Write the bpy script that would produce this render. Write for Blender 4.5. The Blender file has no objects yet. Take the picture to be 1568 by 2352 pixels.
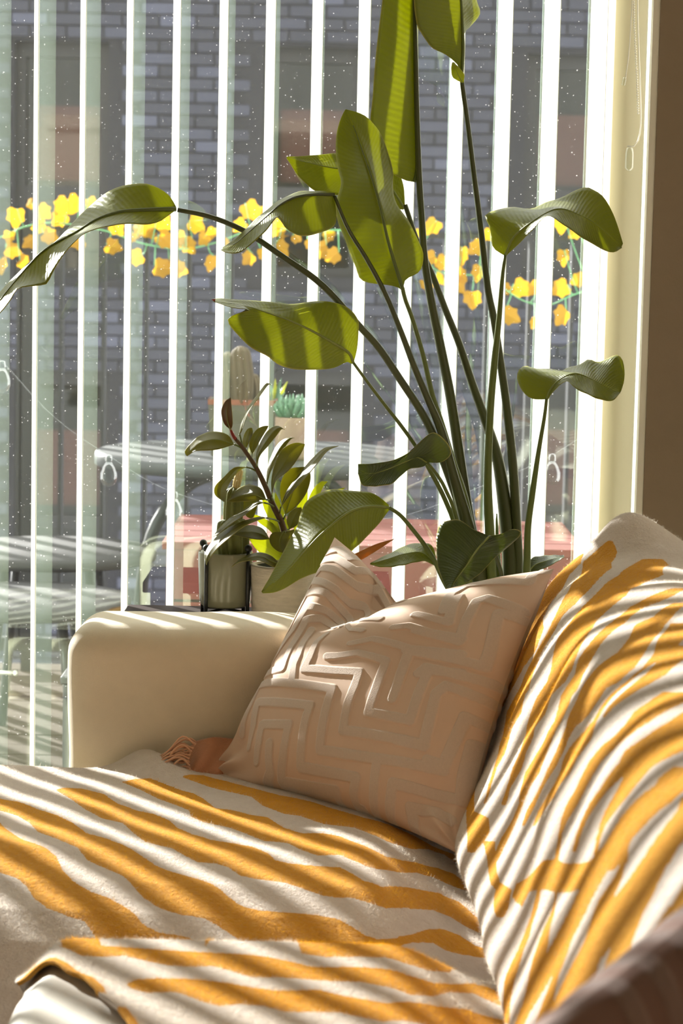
import bpy, bmesh, math, random
import numpy as np
from mathutils import Vector, Matrix

random.seed(7)
rng = np.random.default_rng(11)
scene = bpy.context.scene
col = scene.collection
PI = math.pi

# ---------------------------------------------------------------- camera, sky, sun, exposure
CAM = np.array([0.0, 0.0, 1.25])          # eye height in the room, looking along +Y at the window
F_PX, CX, CY = 5200.0, 784.0, 1176.0      # focal length in pixels of the 1568 x 2352 frame
PITCH, ROLL = math.radians(6.2), 0.021
_F = np.array([0, math.cos(PITCH), -math.sin(PITCH)])
_U0 = np.array([0, math.sin(PITCH), math.cos(PITCH)])
_R0 = np.array([1.0, 0, 0])
_R = _R0 * math.cos(ROLL) + _U0 * math.sin(ROLL)
_U = _U0 * math.cos(ROLL) - _R0 * math.sin(ROLL)


def at(px, py, Y):
    """world point seen at a pixel of the photograph, at distance Y from the lens plane"""
    d = _F + (px - CX) / F_PX * _R - (py - CY) / F_PX * _U
    return CAM + d * (Y / d[1])


cd = bpy.data.cameras.new('camera')
cd.sensor_fit = 'VERTICAL'
cd.sensor_height = 36.0
cd.lens = F_PX / 2352.0 * 36.0
cd.clip_start, cd.clip_end = 0.05, 200
cd.dof.use_dof = True
cd.dof.focus_distance = 3.7
cd.dof.aperture_fstop = 8.0
cam = bpy.data.objects.new('camera', cd)
col.objects.link(cam)
cam.matrix_world = Matrix(((_R[0], _U[0], -_F[0], CAM[0]), (_R[1], _U[1], -_F[1], CAM[1]),
                           (_R[2], _U[2], -_F[2], CAM[2]), (0, 0, 0, 1)))
scene.camera = cam

world = bpy.data.worlds.new('sky')
scene.world = world
world.use_nodes = True
bg = world.node_tree.nodes['Background']
bg.inputs[0].default_value = (1.0, 0.985, 0.975, 1)
bg.inputs[1].default_value = 3.6

SUN_AZ, SUN_EL = math.radians(38), math.radians(22)   # sun stands outside, to the left of the window normal
to_sun = Vector((-math.sin(SUN_AZ) * math.cos(SUN_EL), math.cos(SUN_AZ) * math.cos(SUN_EL), math.sin(SUN_EL)))
sd = bpy.data.lights.new('sun', 'SUN')
sd.energy = 19.0
sd.color = (1.0, 0.955, 0.92)
sd.angle = math.radians(0.9)
sun = bpy.data.objects.new('sun', sd)
col.objects.link(sun)
sun.rotation_euler = to_sun.to_track_quat('Z', 'Y').to_euler()
sun.location = to_sun * 20

vs = scene.view_settings
vs.view_transform = 'Standard'
vs.look = 'None'
vs.exposure = 0.1
vs.gamma = 1.0
vs.use_curve_mapping = False
scene.cycles.use_adaptive_sampling = True
scene.cycles.adaptive_threshold = 0.03
scene.cycles.use_denoising = True

# ---------------------------------------------------------------- helpers


def link(o, parent=None):
    col.objects.link(o)
    if parent is not None:
        o.parent = parent
        if parent.type == 'EMPTY':
            o.matrix_parent_inverse = Matrix.Translation(-Vector(parent.location))
    return o


def tag(o, label, cat, group=None, kind=None):
    o['label'] = label
    o['category'] = cat
    if group:
        o['group'] = group
    if kind:
        o['kind'] = kind
    return o


def thing(name, loc, label=None, cat=None, group=None):
    o = bpy.data.objects.new(name, None)
    o.empty_display_size = 0.05
    o.location = Vector([float(c) for c in loc])
    col.objects.link(o)
    if label:
        tag(o, label, cat, group)
    return o


def mk(name, verts, faces, m, parent=None, smooth=True, attrs=None, uv=None):
    """one mesh object from world-space vertices; parts keep world coordinates under their thing"""
    me = bpy.data.meshes.new(name)
    me.from_pydata([tuple(map(float, v)) for v in verts], [], [tuple(int(i) for i in f) for f in faces])
    if smooth:
        me.polygons.foreach_set('use_smooth', [True] * len(me.polygons))
    if m is not None:
        me.materials.append(m)
    if attrs:
        for k, a in attrs.items():
            la = me.attributes.new(k, 'FLOAT', 'POINT')
            la.data.foreach_set('value', np.asarray(a, dtype=np.float32).ravel())
    me.update()
    o = bpy.data.objects.new(name, me)
    return link(o, parent)


def struct(name, verts, faces, m, parent=None, smooth=False):
    o = mk(name, verts, faces, m, parent, smooth)
    if parent is None:
        o['kind'] = 'structure'
    return o


def box_vf(x0, x1, y0, y1, z0, z1):
    v = [(x0, y0, z0), (x1, y0, z0), (x1, y1, z0), (x0, y1, z0), (x0, y0, z1), (x1, y0, z1), (x1, y1, z1), (x0, y1, z1)]
    f = [(0, 3, 2, 1), (4, 5, 6, 7), (0, 1, 5, 4), (1, 2, 6, 5), (2, 3, 7, 6), (3, 0, 4, 7)]
    return v, f


def box(name, m, x0, x1, y0, y1, z0, z1, parent=None, bevel=0.0):
    v, f = box_vf(x0, x1, y0, y1, z0, z1)
    if bevel > 0:
        bm = bmesh.new()
        vv = [bm.verts.new(p) for p in v]
        for q in f:
            bm.faces.new([vv[i] for i in q])
        bmesh.ops.bevel(bm, geom=list(bm.edges), offset=bevel, segments=2, affect='EDGES', profile=0.6)
        bm.verts.index_update()
        v = [tuple(p.co) for p in bm.verts]
        f = [tuple(p.index for p in q.verts) for q in bm.faces]
        bm.free()
    return mk(name, v, f, m, parent, smooth=False)


def join(parts):
    V, Fc = [], []
    for v, f in parts:
        n = len(V)
        V.extend([tuple(p) for p in v])
        Fc.extend([tuple(i + n for i in q) for q in f])
    return V, Fc


def grid_vf(P, flip=False, close_u=False):
    P = np.asarray(P)
    nu, nv = P.shape[:2]
    F_ = []
    for i in range(nu if close_u else nu - 1):
        a = i * nv
        b = ((i + 1) % nu) * nv
        for j in range(nv - 1):
            q = (a + j, b + j, b + j + 1, a + j + 1)
            F_.append(q[::-1] if flip else q)
    return P.reshape(-1, 3), F_


def resample(pts, n, closed=False):
    p = np.asarray(pts, dtype=float)
    d = np.r_[0, np.cumsum(np.linalg.norm(np.diff(p[:, :3] if p.shape[1] > 3 else p, axis=0), axis=1))]
    t = np.linspace(0, d[-1], n)
    return np.stack([np.interp(t, d, p[:, k]) for k in range(p.shape[1])], 1)


def spline(pts, n):
    """Catmull-Rom through the points, n samples evenly along it"""
    p = np.asarray(pts, dtype=float)
    if len(p) < 3:
        return resample(p, n)
    q = np.vstack([2 * p[0] - p[1], p, 2 * p[-1] - p[-2]])
    out = []
    for i in range(1, len(q) - 2):
        for t in np.linspace(0, 1, 12, endpoint=False):
            a, b, c, d = q[i - 1], q[i], q[i + 1], q[i + 2]
            out.append(0.5 * ((2 * b) + (-a + c) * t + (2 * a - 5 * b + 4 * c - d) * t * t + (-a + 3 * b - 3 * c + d) * t ** 3))
    out.append(p[-1])
    return resample(out, n)


def tube_vf(pts, r, seg=10, cap=True):
    p = np.asarray(pts, dtype=float)
    n = len(p)
    r = np.broadcast_to(np.asarray(r, dtype=float), (n,)) if np.ndim(r) == 0 else np.interp(np.linspace(0, 1, n), np.linspace(0, 1, len(r)), r)
    T = np.gradient(p, axis=0)
    T /= np.linalg.norm(T, axis=1)[:, None] + 1e-12
    up = np.array([0, 1.0, 0]) if abs(T[0][1]) < 0.9 else np.array([1.0, 0, 0])
    rings = []
    for i in range(n):
        s = np.cross(T[i], up)
        s /= np.linalg.norm(s) + 1e-12
        up = np.cross(s, T[i])
        a = np.linspace(0, 2 * PI, seg, endpoint=False)
        rings.append(p[i] + r[i] * (np.cos(a)[:, None] * s + np.sin(a)[:, None] * up))
    V = np.concatenate(rings)
    F_ = []
    for i in range(n - 1):
        for j in range(seg):
            k = (j + 1) % seg
            F_.append((i * seg + j, i * seg + k, (i + 1) * seg + k, (i + 1) * seg + j))
    if cap:
        F_.append(tuple(range(seg - 1, -1, -1)))
        F_.append(tuple((n - 1) * seg + j for j in range(seg)))
    return V, F_


def tube(name, pts, r, m, parent=None, seg=10, n=None):
    p = spline(pts, n) if n else np.asarray(pts, dtype=float)
    v, f = tube_vf(p, r, seg)
    return mk(name, v, f, m, parent)


def lathe_vf(prof, c, seg=40, rib=None):
    """profile of (radius, z) about the vertical axis through c"""
    V, F_ = [], []
    for r, z in prof:
        for j in range(seg):
            a = 2 * PI * j / seg
            k = 1.0 if rib is None else rib(a, z)
            V.append((c[0] + r * k * math.cos(a), c[1] + r * k * math.sin(a), c[2] + z))
    n = len(prof)
    for i in range(n - 1):
        for j in range(seg):
            k = (j + 1) % seg
            F_.append((i * seg + j, i * seg + k, (i + 1) * seg + k, (i + 1) * seg + j))
    F_.append(tuple(range(seg - 1, -1, -1)))
    F_.append(tuple((n - 1) * seg + j for j in range(seg)))
    return V, F_


def lathe(name, prof, c, m, parent=None, seg=40, rib=None):
    v, f = lathe_vf(prof, c, seg, rib)
    return mk(name, v, f, m, parent)


def ball_vf(c, r, seg=12, rings=8):
    prof = [(max(1e-4, r * math.sin(PI * i / rings)), -r * math.cos(PI * i / rings)) for i in range(rings + 1)]
    return lathe_vf(prof, c, seg)


def rbox_vf(c, h, r, n=14, warp=None):
    """box with rounded edges: centre c, half sizes h, edge radius r"""
    h = np.asarray(h, float)
    V, F_, idx = [], [], {}

    def vid(p):
        k = tuple(np.round(p, 5))
        if k not in idx:
            idx[k] = len(V)
            V.append(np.array(p))
        return idx[k]
    # parameter lines dense near the edges
    def line(hh):
        inner = np.linspace(-(hh - r), hh - r, n)
        e = r * (1 - np.cos(np.linspace(0, PI / 2, 6)[1:]))
        e = np.linspace(0, r, 6)[1:]
        return np.r_[-(hh - r) - e[::-1], inner, hh - r + e]
    L = [line(h[k]) for k in range(3)]
    for ax in range(3):
        a, b = (ax + 1) % 3, (ax + 2) % 3
        for s in (-1, 1):
            for i in range(len(L[a]) - 1):
                for j in range(len(L[b]) - 1):
                    q = []
                    for (ii, jj) in ((i, j), (i + 1, j), (i + 1, j + 1), (i, j + 1)):
                        p = [0, 0, 0]
                        p[ax], p[a], p[b] = s * h[ax], L[a][ii], L[b][jj]
                        q.append(vid(p))
                    F_.append(tuple(q) if s > 0 else tuple(q[::-1]))
    V = np.array(V)
    inner = np.clip(V, -(h - r), h - r)
    d = V - inner
    l = np.linalg.norm(d, axis=1)[:, None]
    V = inner + np.where(l > 1e-9, d / np.maximum(l, 1e-9) * r, 0)
    V = V + np.asarray(c)
    if warp is not None:
        V = warp(V)
    return V, F_


def rbox(name, c, h, r, m, parent=None, n=14, warp=None):
    v, f = rbox_vf(c, h, r, n, warp)
    return mk(name, v, f, m, parent)


def copy_tree(o, parent=None):
    c = o.copy()
    col.objects.link(c)
    if parent is not None:
        c.parent = parent
    for ch in list(o.children):
        copy_tree(ch, c)
    return c


def sstep(a, b, x):
    t = np.clip((np.asarray(x, float) - a) / (b - a), 0, 1)
    return t * t * (3 - 2 * t)


def vnoise(x, y, seed=0):
    """smooth value noise, numpy"""
    x, y = np.asarray(x, float), np.asarray(y, float)
    xi, yi = np.floor(x).astype(int), np.floor(y).astype(int)
    xf, yf = x - xi, y - yi
    xf, yf = xf * xf * (3 - 2 * xf), yf * yf * (3 - 2 * yf)

    def hsh(i, j):
        n = (i * 374761393 + j * 668265263 + seed * 974634777) & 0x7fffffff
        n = ((n ^ (n >> 13)) * 1274126177) & 0x7fffffff
        return ((n ^ (n >> 16)) & 0xffff) / 65535.0 * 2 - 1
    return (hsh(xi, yi) * (1 - xf) + hsh(xi + 1, yi) * xf) * (1 - yf) + (hsh(xi, yi + 1) * (1 - xf) + hsh(xi + 1, yi + 1) * xf) * yf


# ---------------------------------------------------------------- materials


def rgb(r, g, b):
    """sRGB 0-255 to linear"""
    f = lambda c: (c / 255 / 12.92) if c / 255 <= 0.04045 else ((c / 255 + 0.055) / 1.055) ** 2.4
    return (f(r), f(g), f(b), 1)


class NT:
    def __init__(self, name):
        self.m = bpy.data.materials.new(name)
        self.m.use_nodes = True
        self.t = self.m.node_tree
        self.t.nodes.clear()
        self.out = self.n('ShaderNodeOutputMaterial')

    def n(self, typ, **kw):
        o = self.t.nodes.new(typ)
        for k, v in kw.items():
            setattr(o, k, v)
        return o

    def l(self, a, b):
        self.t.links.new(a, b)

    def set(self, node, **kw):
        for k, v in kw.items():
            node.inputs[k.replace('_', ' ')].default_value = v

    def math(self, op, a, b=None, c=None):
        o = self.n('ShaderNodeMath', operation=op)
        for i, v in enumerate((a, b, c)):
            if v is None:
                continue
            if isinstance(v, (int, float)):
                o.inputs[i].default_value = v
            else:
                self.l(v, o.inputs[i])
        return o.outputs[0]

    def mix(self, fac, a, b):
        o = self.n('ShaderNodeMix', data_type='RGBA')
        for i, v in ((0, fac), (6, a), (7, b)):
            if isinstance(v, (int, float)):
                o.inputs[i].default_value = v
            elif isinstance(v, tuple):
                o.inputs[i].default_value = v
            else:
                self.l(v, o.inputs[i])
        return o.outputs[2]

    def noise(self, scale, detail=3, rough=0.6, coord='Object', stretch=None):
        tc = self.n('ShaderNodeTexCoord')
        nz = self.n('ShaderNodeTexNoise')
        nz.inputs['Scale'].default_value = scale
        nz.inputs['Detail'].default_value = detail
        nz.inputs['Roughness'].default_value = rough
        src = tc.outputs[coord]
        if stretch:
            mp = self.n('ShaderNodeMapping')
            mp.inputs['Scale'].default_value = stretch
            self.l(src, mp.inputs[0])
            src = mp.outputs[0]
        self.l(src, nz.inputs['Vector'])
        return nz.outputs['Fac']

    def attr(self, name):
        a = self.n('ShaderNodeAttribute', attribute_name=name)
        return a.outputs['Fac']

    def bump(self, h, dist, strength=1.0):
        b = self.n('ShaderNodeBump')
        b.inputs['Strength'].default_value = strength
        b.inputs['Distance'].default_value = dist
        self.l(h, b.inputs['Height'])
        return b.outputs[0]

    def ramp(self, fac, stops):
        r = self.n('ShaderNodeValToRGB')
        e = r.color_ramp.elements
        while len(e) < len(stops):
            e.new(0.5)
        for k, (p, c) in enumerate(stops):
            e[k].position = p
            e[k].color = c
        self.l(fac, r.inputs[0])
        return r.outputs[0]


def simple(name, c, rough=0.6, var=0.12, scale=20, bump=0.0, bscale=None, metal=0.0, spec=0.5, stretch=None, sheen=0.0):
    t = NT(name)
    p = t.n('ShaderNodeBsdfPrincipled')
    nz = t.noise(scale, 4, 0.6, 'Object', stretch)
    dark = tuple(v * (1 - var) for v in c[:3]) + (1,)
    lite = tuple(min(1, v * (1 + var)) for v in c[:3]) + (1,)
    t.l(t.mix(nz, dark, lite), p.inputs['Base Color'])
    p.inputs['Roughness'].default_value = rough
    p.inputs['Metallic'].default_value = metal
    p.inputs['Specular IOR Level'].default_value = spec
    if sheen:
        p.inputs['Sheen Weight'].default_value = sheen
        p.inputs['Sheen Roughness'].default_value = 0.4
    if bump:
        t.l(t.bump(t.noise(bscale or scale * 3, 3, 0.6, 'Object', stretch), bump), p.inputs['Normal'])
    t.l(p.outputs[0], t.out.inputs[0])
    return t.m


def leaf_mat(name, dark, lite, back, trans=0.45, vein=0.10, nveins=60, rough=0.38):
    """thin leaf: coloured by vein position (attributes lt along, lw across), lets light through"""
    t = NT(name)
    lt, lw = t.attr('lt'), t.attr('lw')
    # side veins run out from the midrib and sweep towards the tip
    ph = t.math('MULTIPLY', t.math('SUBTRACT', lt, t.math('MULTIPLY', lw, 0.10)), nveins * 2 * PI)
    wv = t.math('MULTIPLY_ADD', t.math('SINE', ph), 0.5, 0.5)
    nz = t.noise(14, 4)
    base = t.mix(nz, dark, lite)
    base = t.mix(t.math('MULTIPLY', wv, vein), base, tuple(min(1, c * 2.2) for c in lite[:3]) + (1,))
    rim = t.n('ShaderNodeMapRange')
    rim.inputs[1].default_value, rim.inputs[2].default_value = 0.965, 0.99
    t.l(lw, rim.inputs[0])
    base = t.mix(rim.outputs[0], base, rgb(190, 180, 110))
    rib = t.n('ShaderNodeMapRange')
    rib.inputs[1].default_value, rib.inputs[2].default_value = 0.05, 0.0
    t.l(lw, rib.inputs[0])
    base = t.mix(t.math('MULTIPLY', rib.outputs[0], 0.5), base, back)
    p = t.n('ShaderNodeBsdfPrincipled')
    t.l(base, p.inputs['Base Color'])
    p.inputs['Roughness'].default_value = rough
    p.inputs['Specular IOR Level'].default_value = 0.5
    bm_ = t.bump(t.math('ADD', t.math('MULTIPLY', wv, 0.6), t.noise(120, 2)), 0.0006, 0.8)
    t.l(bm_, p.inputs['Normal'])
    tr = t.n('ShaderNodeBsdfTranslucent')
    tcol = t.mix(t.math('MULTIPLY', wv, 0.35), back, tuple(c * 0.55 for c in back[:3]) + (1,))
    t.l(tcol, tr.inputs['Color'])
    mx = t.n('ShaderNodeMixShader')
    mx.inputs[0].default_value = trans
    t.l(p.outputs[0], mx.inputs[1])
    t.l(tr.outputs[0], mx.inputs[2])
    t.l(mx.outputs[0], t.out.inputs[0])
    return t.m


M = {}
M['white_frame'] = simple('white painted frame', rgb(238, 232, 218), 0.45, 0.03, 8)
M['cream_reveal'] = simple('cream painted reveal', rgb(255, 242, 216), 0.6, 0.03, 6)
M['brown_wall'] = simple('dark taupe wall paint', rgb(150, 132, 112), 0.85, 0.05, 30, 0.0006, 200)
M['wall_white'] = simple('warm white wall paint', rgb(232, 222, 205), 0.85, 0.03, 20)
M['floor'] = simple('dark oak floor', rgb(74, 54, 38), 0.5, 0.25, 6, stretch=(1, 12, 1))
M['sofa'] = simple('cream woven upholstery', rgb(222, 208, 182), 0.75, 0.05, 40, 0.0005, 900, sheen=0.2)
M['sofa_white'] = simple('off white leather upholstery', rgb(228, 220, 208), 0.5, 0.04, 30, 0.0006, 300)
M['dark_wood'] = simple('dark stained wood', rgb(40, 24, 18), 0.7, 0.3, 8, spec=0.08, stretch=(1, 14, 1))
M['black_metal'] = simple('matte black metal', rgb(26, 27, 29), 0.45, 0.1, 40)
M['olive_glaze'] = simple('olive grey glazed ceramic', rgb(132, 130, 108), 0.18, 0.10, 12)
M['concrete'] = simple('pale washed concrete', rgb(206, 194, 178), 0.9, 0.30, 30, 0.0015, 90, stretch=(1, 1, 4))
M['pot_black'] = simple('black plastic nursery pot', rgb(24, 24, 26), 0.5, 0.1, 30)
M['soil'] = simple('dark potting soil', rgb(46, 36, 28), 0.95, 0.4, 120, 0.004, 120)
M['petiole'] = simple('green leaf stalk', rgb(92, 104, 42), 0.42, 0.25, 14, stretch=(1, 1, 0.2))
M['petiole_dark'] = simple('dark olive leaf stalk', rgb(66, 72, 34), 0.42, 0.25, 14, stretch=(1, 1, 0.2))
M['midrib'] = simple('pale leaf rib', rgb(128, 138, 66), 0.45, 0.12, 30)
M['ficus_stem'] = simple('brown green stem', rgb(92, 70, 44), 0.6, 0.3, 60)
M['ficus_red'] = simple('red leaf sheath', rgb(140, 40, 30), 0.4, 0.2, 60)
M['big_leaf'] = leaf_mat('bird of paradise leaf', rgb(92, 98, 36), rgb(124, 128, 56), rgb(196, 200, 36), 0.42, 0.20, 46)
M['dark_leaf'] = leaf_mat('dark glossy leaf', rgb(54, 66, 34), rgb(80, 92, 50), rgb(140, 150, 40), 0.28, 0.18, 34, 0.3)
M['ficus_leaf'] = leaf_mat('rubber plant leaf', rgb(96, 94, 42), rgb(130, 124, 66), rgb(186, 182, 48), 0.42, 0.05, 70, 0.42)
M['ficus_young'] = leaf_mat('young bronze leaf', rgb(88, 66, 32), rgb(112, 88, 44), rgb(170, 110, 40), 0.35, 0.05, 70, 0.35)
M['lime_leaf'] = leaf_mat('yellow green strap leaf', rgb(150, 158, 52), rgb(186, 190, 80), rgb(225, 228, 70), 0.5, 0.05, 50, 0.4)
M['orange_leaf'] = leaf_mat('orange tipped leaf', rgb(176, 128, 64), rgb(206, 128, 76), rgb(226, 160, 80), 0.3, 0.05, 50, 0.4)
M['cactus'] = simple('green ribbed cactus skin', rgb(112, 116, 56), 0.5, 0.3, 40)
M['cactus_spine'] = simple('pale gold spines', rgb(226, 208, 150), 0.6, 0.1, 30)
M['cactus_out'] = simple('weathered cactus skin', rgb(82, 70, 44), 0.75, 0.5, 30)
M['mauve'] = None
M['rust'] = simple('rust pink woven wool', rgb(196, 138, 106), 0.95, 0.15, 60, 0.001, 400, sheen=0.4)
M['rust_yarn'] = simple('rust pink yarn', rgb(220, 172, 140), 0.95, 0.12, 80, sheen=0.4)
M['cord'] = simple('white plastic cord', rgb(240, 236, 226), 0.4, 0.03, 20)

# clear pane: mostly see-through, mirrors at its surface, carries dust specks that catch the sun
t = NT('dusty window glass')
lw_ = t.n('ShaderNodeFresnel')
lw_.inputs[0].default_value = 1.5
tp = t.n('ShaderNodeBsdfTransparent')
tp.inputs[0].default_value = (0.93, 0.97, 0.95, 1)
gl = t.n('ShaderNodeBsdfGlossy')
gl.inputs['Roughness'].default_value = 0.0
gl.inputs['Color'].default_value = (0.80, 0.98, 0.90, 1)
m1 = t.n('ShaderNodeMixShader')
t.l(t.math('MULTIPLY_ADD', lw_.outputs[0], 0.9, 0.19), m1.inputs[0])
t.l(tp.outputs[0], m1.inputs[1])
t.l(gl.outputs[0], m1.inputs[2])
tc = t.n('ShaderNodeTexCoord')
vo = t.n('ShaderNodeTexVoronoi', feature='F1', distance='EUCLIDEAN')
vo.inputs['Scale'].default_value = 185.0
dn = t.n('ShaderNodeTexNoise')
dn.inputs['Scale'].default_value = 420.0
t.l(tc.outputs['Object'], dn.inputs['Vector'])
dv_ = t.n('ShaderNodeVectorMath', operation='MULTIPLY_ADD')
t.l(dn.outputs['Color'], dv_.inputs[0])
dv_.inputs[1].default_value = (0.0022, 0.0022, 0.0022)
t.l(tc.outputs['Object'], dv_.inputs[2])
t.l(dv_.outputs[0], vo.inputs['Vector'])
sep = t.n('ShaderNodeSeparateColor')
t.l(vo.outputs['Color'], sep.inputs[0])
rad = t.math('MULTIPLY', t.math('SUBTRACT', sep.outputs[0], 0.48), 0.40)
spot = t.math('LESS_THAN', vo.outputs['Distance'], rad)
patch = t.noise(3.5, 3)
pm = t.n('ShaderNodeMapRange')
pm.inputs[1].default_value, pm.inputs[2].default_value = 0.30, 0.55
t.l(patch, pm.inputs[0])
film = t.math('MULTIPLY', t.noise(7, 5, 0.7, 'Object', (1, 1, 0.25)), 0.010)
dust = t.math('ADD', t.math('MULTIPLY', t.math('MULTIPLY', spot, pm.outputs[0]), 0.20), film)
dd = t.n('ShaderNodeBsdfTranslucent')
dd.inputs[0].default_value = (0.9, 0.9, 0.86, 1)
m2 = t.n('ShaderNodeMixShader')
t.l(dust, m2.inputs[0])
t.l(m1.outputs[0], m2.inputs[1])
t.l(dd.outputs[0], m2.inputs[2])
t.l(m2.outputs[0], t.out.inputs[0])
M['glass'] = t.m

# small clear glass bulbs
t = NT('clear bulb glass')
fr = t.n('ShaderNodeLayerWeight')
fr.inputs[0].default_value = 0.35
tp = t.n('ShaderNodeBsdfTransparent')
tp.inputs[0].default_value = (0.93, 0.95, 0.94, 1)
gl = t.n('ShaderNodeBsdfGlossy')
gl.inputs['Roughness'].default_value = 0.03
m1 = t.n('ShaderNodeMixShader')
t.l(t.math('MULTIPLY', fr.outputs['Fresnel'], 0.3), m1.inputs[0])
t.l(tp.outputs[0], m1.inputs[1])
t.l(gl.outputs[0], m1.inputs[2])
t.l(m1.outputs[0], t.out.inputs[0])
M['bulb'] = t.m

# white PVC vane: bright diffuse, lets a little sun through
t = NT('white blind vane')
p = t.n('ShaderNodeBsdfPrincipled')
p.inputs['Base Color'].default_value = rgb(240, 238, 230)
p.inputs['Roughness'].default_value = 0.55
tr = t.n('ShaderNodeBsdfTranslucent')
tr.inputs[0].default_value = rgb(225, 232, 220)
mx = t.n('ShaderNodeMixShader')
mx.inputs[0].default_value = 0.30
t.l(p.outputs[0], mx.inputs[1])
t.l(tr.outputs[0], mx.inputs[2])
t.l(mx.outputs[0], t.out.inputs[0])
M['vane'] = t.m

# wool throw, dyed in mustard zebra bands (attribute dye)
t = NT('mustard and cream wool')
p = t.n('ShaderNodeBsdfPrincipled')
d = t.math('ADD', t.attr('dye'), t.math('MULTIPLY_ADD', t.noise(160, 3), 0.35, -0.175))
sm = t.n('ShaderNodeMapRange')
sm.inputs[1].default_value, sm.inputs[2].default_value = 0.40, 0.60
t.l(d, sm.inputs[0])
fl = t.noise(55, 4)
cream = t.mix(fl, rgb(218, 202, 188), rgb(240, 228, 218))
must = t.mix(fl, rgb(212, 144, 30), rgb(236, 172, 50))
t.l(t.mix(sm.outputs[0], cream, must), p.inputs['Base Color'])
p.inputs['Roughness'].default_value = 0.95
p.inputs['Specular IOR Level'].default_value = 0.15
p.inputs['Sheen Weight'].default_value = 0.15
p.inputs['Sheen Roughness'].default_value = 0.5
t.l(t.bump(t.math('ADD', t.noise(420, 3, 0.7), t.math('MULTIPLY', t.noise(130, 4, 0.65), 1.6)), 0.0030, 1.0), p.inputs['Normal'])
t.l(p.outputs[0], t.out.inputs[0])
M['wool'] = t.m

# single wool fibres, thin enough to glow
t = NT('wool fibre')
d = t.attr('dye')
c = t.mix(d, rgb(236, 226, 210), rgb(238, 176, 40))
df = t.n('ShaderNodeBsdfDiffuse')
tr = t.n('ShaderNodeBsdfTranslucent')
t.l(c, df.inputs[0])
t.l(c, tr.inputs[0])
mx = t.n('ShaderNodeMixShader')
mx.inputs[0].default_value = 0.6
t.l(df.outputs[0], mx.inputs[1])
t.l(tr.outputs[0], mx.inputs[2])
t.l(mx.outputs[0], t.out.inputs[0])
M['fibre'] = t.m


def velvet(name, ground, pile):
    """cut velvet: raised pile bands (attribute pile) on a flat ground"""
    t = NT(name)
    p = t.n('ShaderNodeBsdfPrincipled')
    k = t.attr('pile')
    g = t.mix(t.noise(25, 3), tuple(c * 0.94 for c in ground[:3]) + (1,), ground)
    q = t.mix(t.noise(300, 3), tuple(c * 0.86 for c in pile[:3]) + (1,), pile)
    t.l(t.mix(k, g, q), p.inputs['Base Color'])
    p.inputs['Roughness'].default_value = 0.8
    p.inputs['Specular IOR Level'].default_value = 0.25
    t.l(t.math('MULTIPLY', k, 0.6), p.inputs['Sheen Weight'])
    p.inputs['Sheen Roughness'].default_value = 0.35
    t.l(t.bump(t.math('MULTIPLY', t.noise(700, 2), k), 0.0008, 0.8), p.inputs['Normal'])
    t.l(p.outputs[0], t.out.inputs[0])
    return t.m


M['velvet'] = velvet('beige pink cut velvet', rgb(220, 192, 170), rgb(216, 196, 180))
M['mauve'] = velvet('mauve brown cut velvet', rgb(132, 104, 94), rgb(142, 118, 110))

# outdoors
M['garland'] = leaf_mat('yellow ivy leaf', rgb(182, 130, 14), rgb(206, 154, 24), rgb(220, 170, 24), 0.4, 0.05, 6, 0.6)
M['vine'] = simple('pale green plastic stem', rgb(120, 190, 130), 0.5, 0.1, 30)
M['rail'] = simple('dark grey painted steel', rgb(40, 42, 45), 0.5, 0.1, 30)
M['table_grey'] = simple('grey green painted metal table', rgb(52, 56, 56), 0.55, 0.08, 10)
M['stool_grey'] = simple('weathered grey wood', rgb(54, 53, 52), 0.8, 0.2, 10, stretch=(1, 10, 1))
M['crate_red'] = simple('brick red painted wood', rgb(96, 32, 20), 0.85, 0.3, 9, stretch=(1, 8, 1))
M['terracotta'] = simple('mossy terracotta', rgb(86, 84, 68), 0.85, 0.25, 14)
M['terracotta_rim'] = simple('orange terracotta', rgb(128, 76, 52), 0.8, 0.15, 20)
M['ribbed_pot'] = simple('pale ribbed stoneware', rgb(140, 118, 98), 0.7, 0.25, 14, stretch=(4, 4, 1))
M['succulent'] = simple('blue green succulent', rgb(84, 122, 92), 0.5, 0.2, 30)
M['deck'] = simple('weathered deck board', rgb(64, 50, 32), 0.9, 0.25, 8, 0.001, 60, stretch=(1, 14, 1))
M['mortar'] = simple('dark mortar', rgb(32, 32, 37), 0.95, 0.15, 10)
M['window_frame_dark'] = simple('charcoal window frame', rgb(22, 22, 24), 0.5, 0.1, 10)
M['reflection_red'] = simple('painted red brick reflection', rgb(108, 56, 44), 0.8, 0.15, 3, stretch=(8, 1, 1))  # reflected red brick, put into a base colour
M['room_dark'] = simple('dark room behind the pane', rgb(34, 39, 37), 0.9, 0.2, 2)

t = NT('blue grey brick')
p = t.n('ShaderNodeBsdfPrincipled')
oi = t.n('ShaderNodeObjectInfo')
rnd = t.n('ShaderNodeAttribute', attribute_name='tone')
k = t.math('FRACT', t.math('ADD', oi.outputs['Random'], rnd.outputs['Fac']))
c = t.ramp(k, [(0.0, rgb(34, 36, 47)), (0.5, rgb(43, 45, 58)), (0.85, rgb(54, 57, 72)), (1.0, rgb(72, 75, 92))])
t.l(t.mix(t.math('MULTIPLY', t.noise(9, 4), 0.5), c, rgb(34, 34, 41)), p.inputs['Base Color'])
p.inputs['Roughness'].default_value = 0.75
t.l(p.outputs[0], t.out.inputs[0])
M['brick'] = t.m

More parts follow.
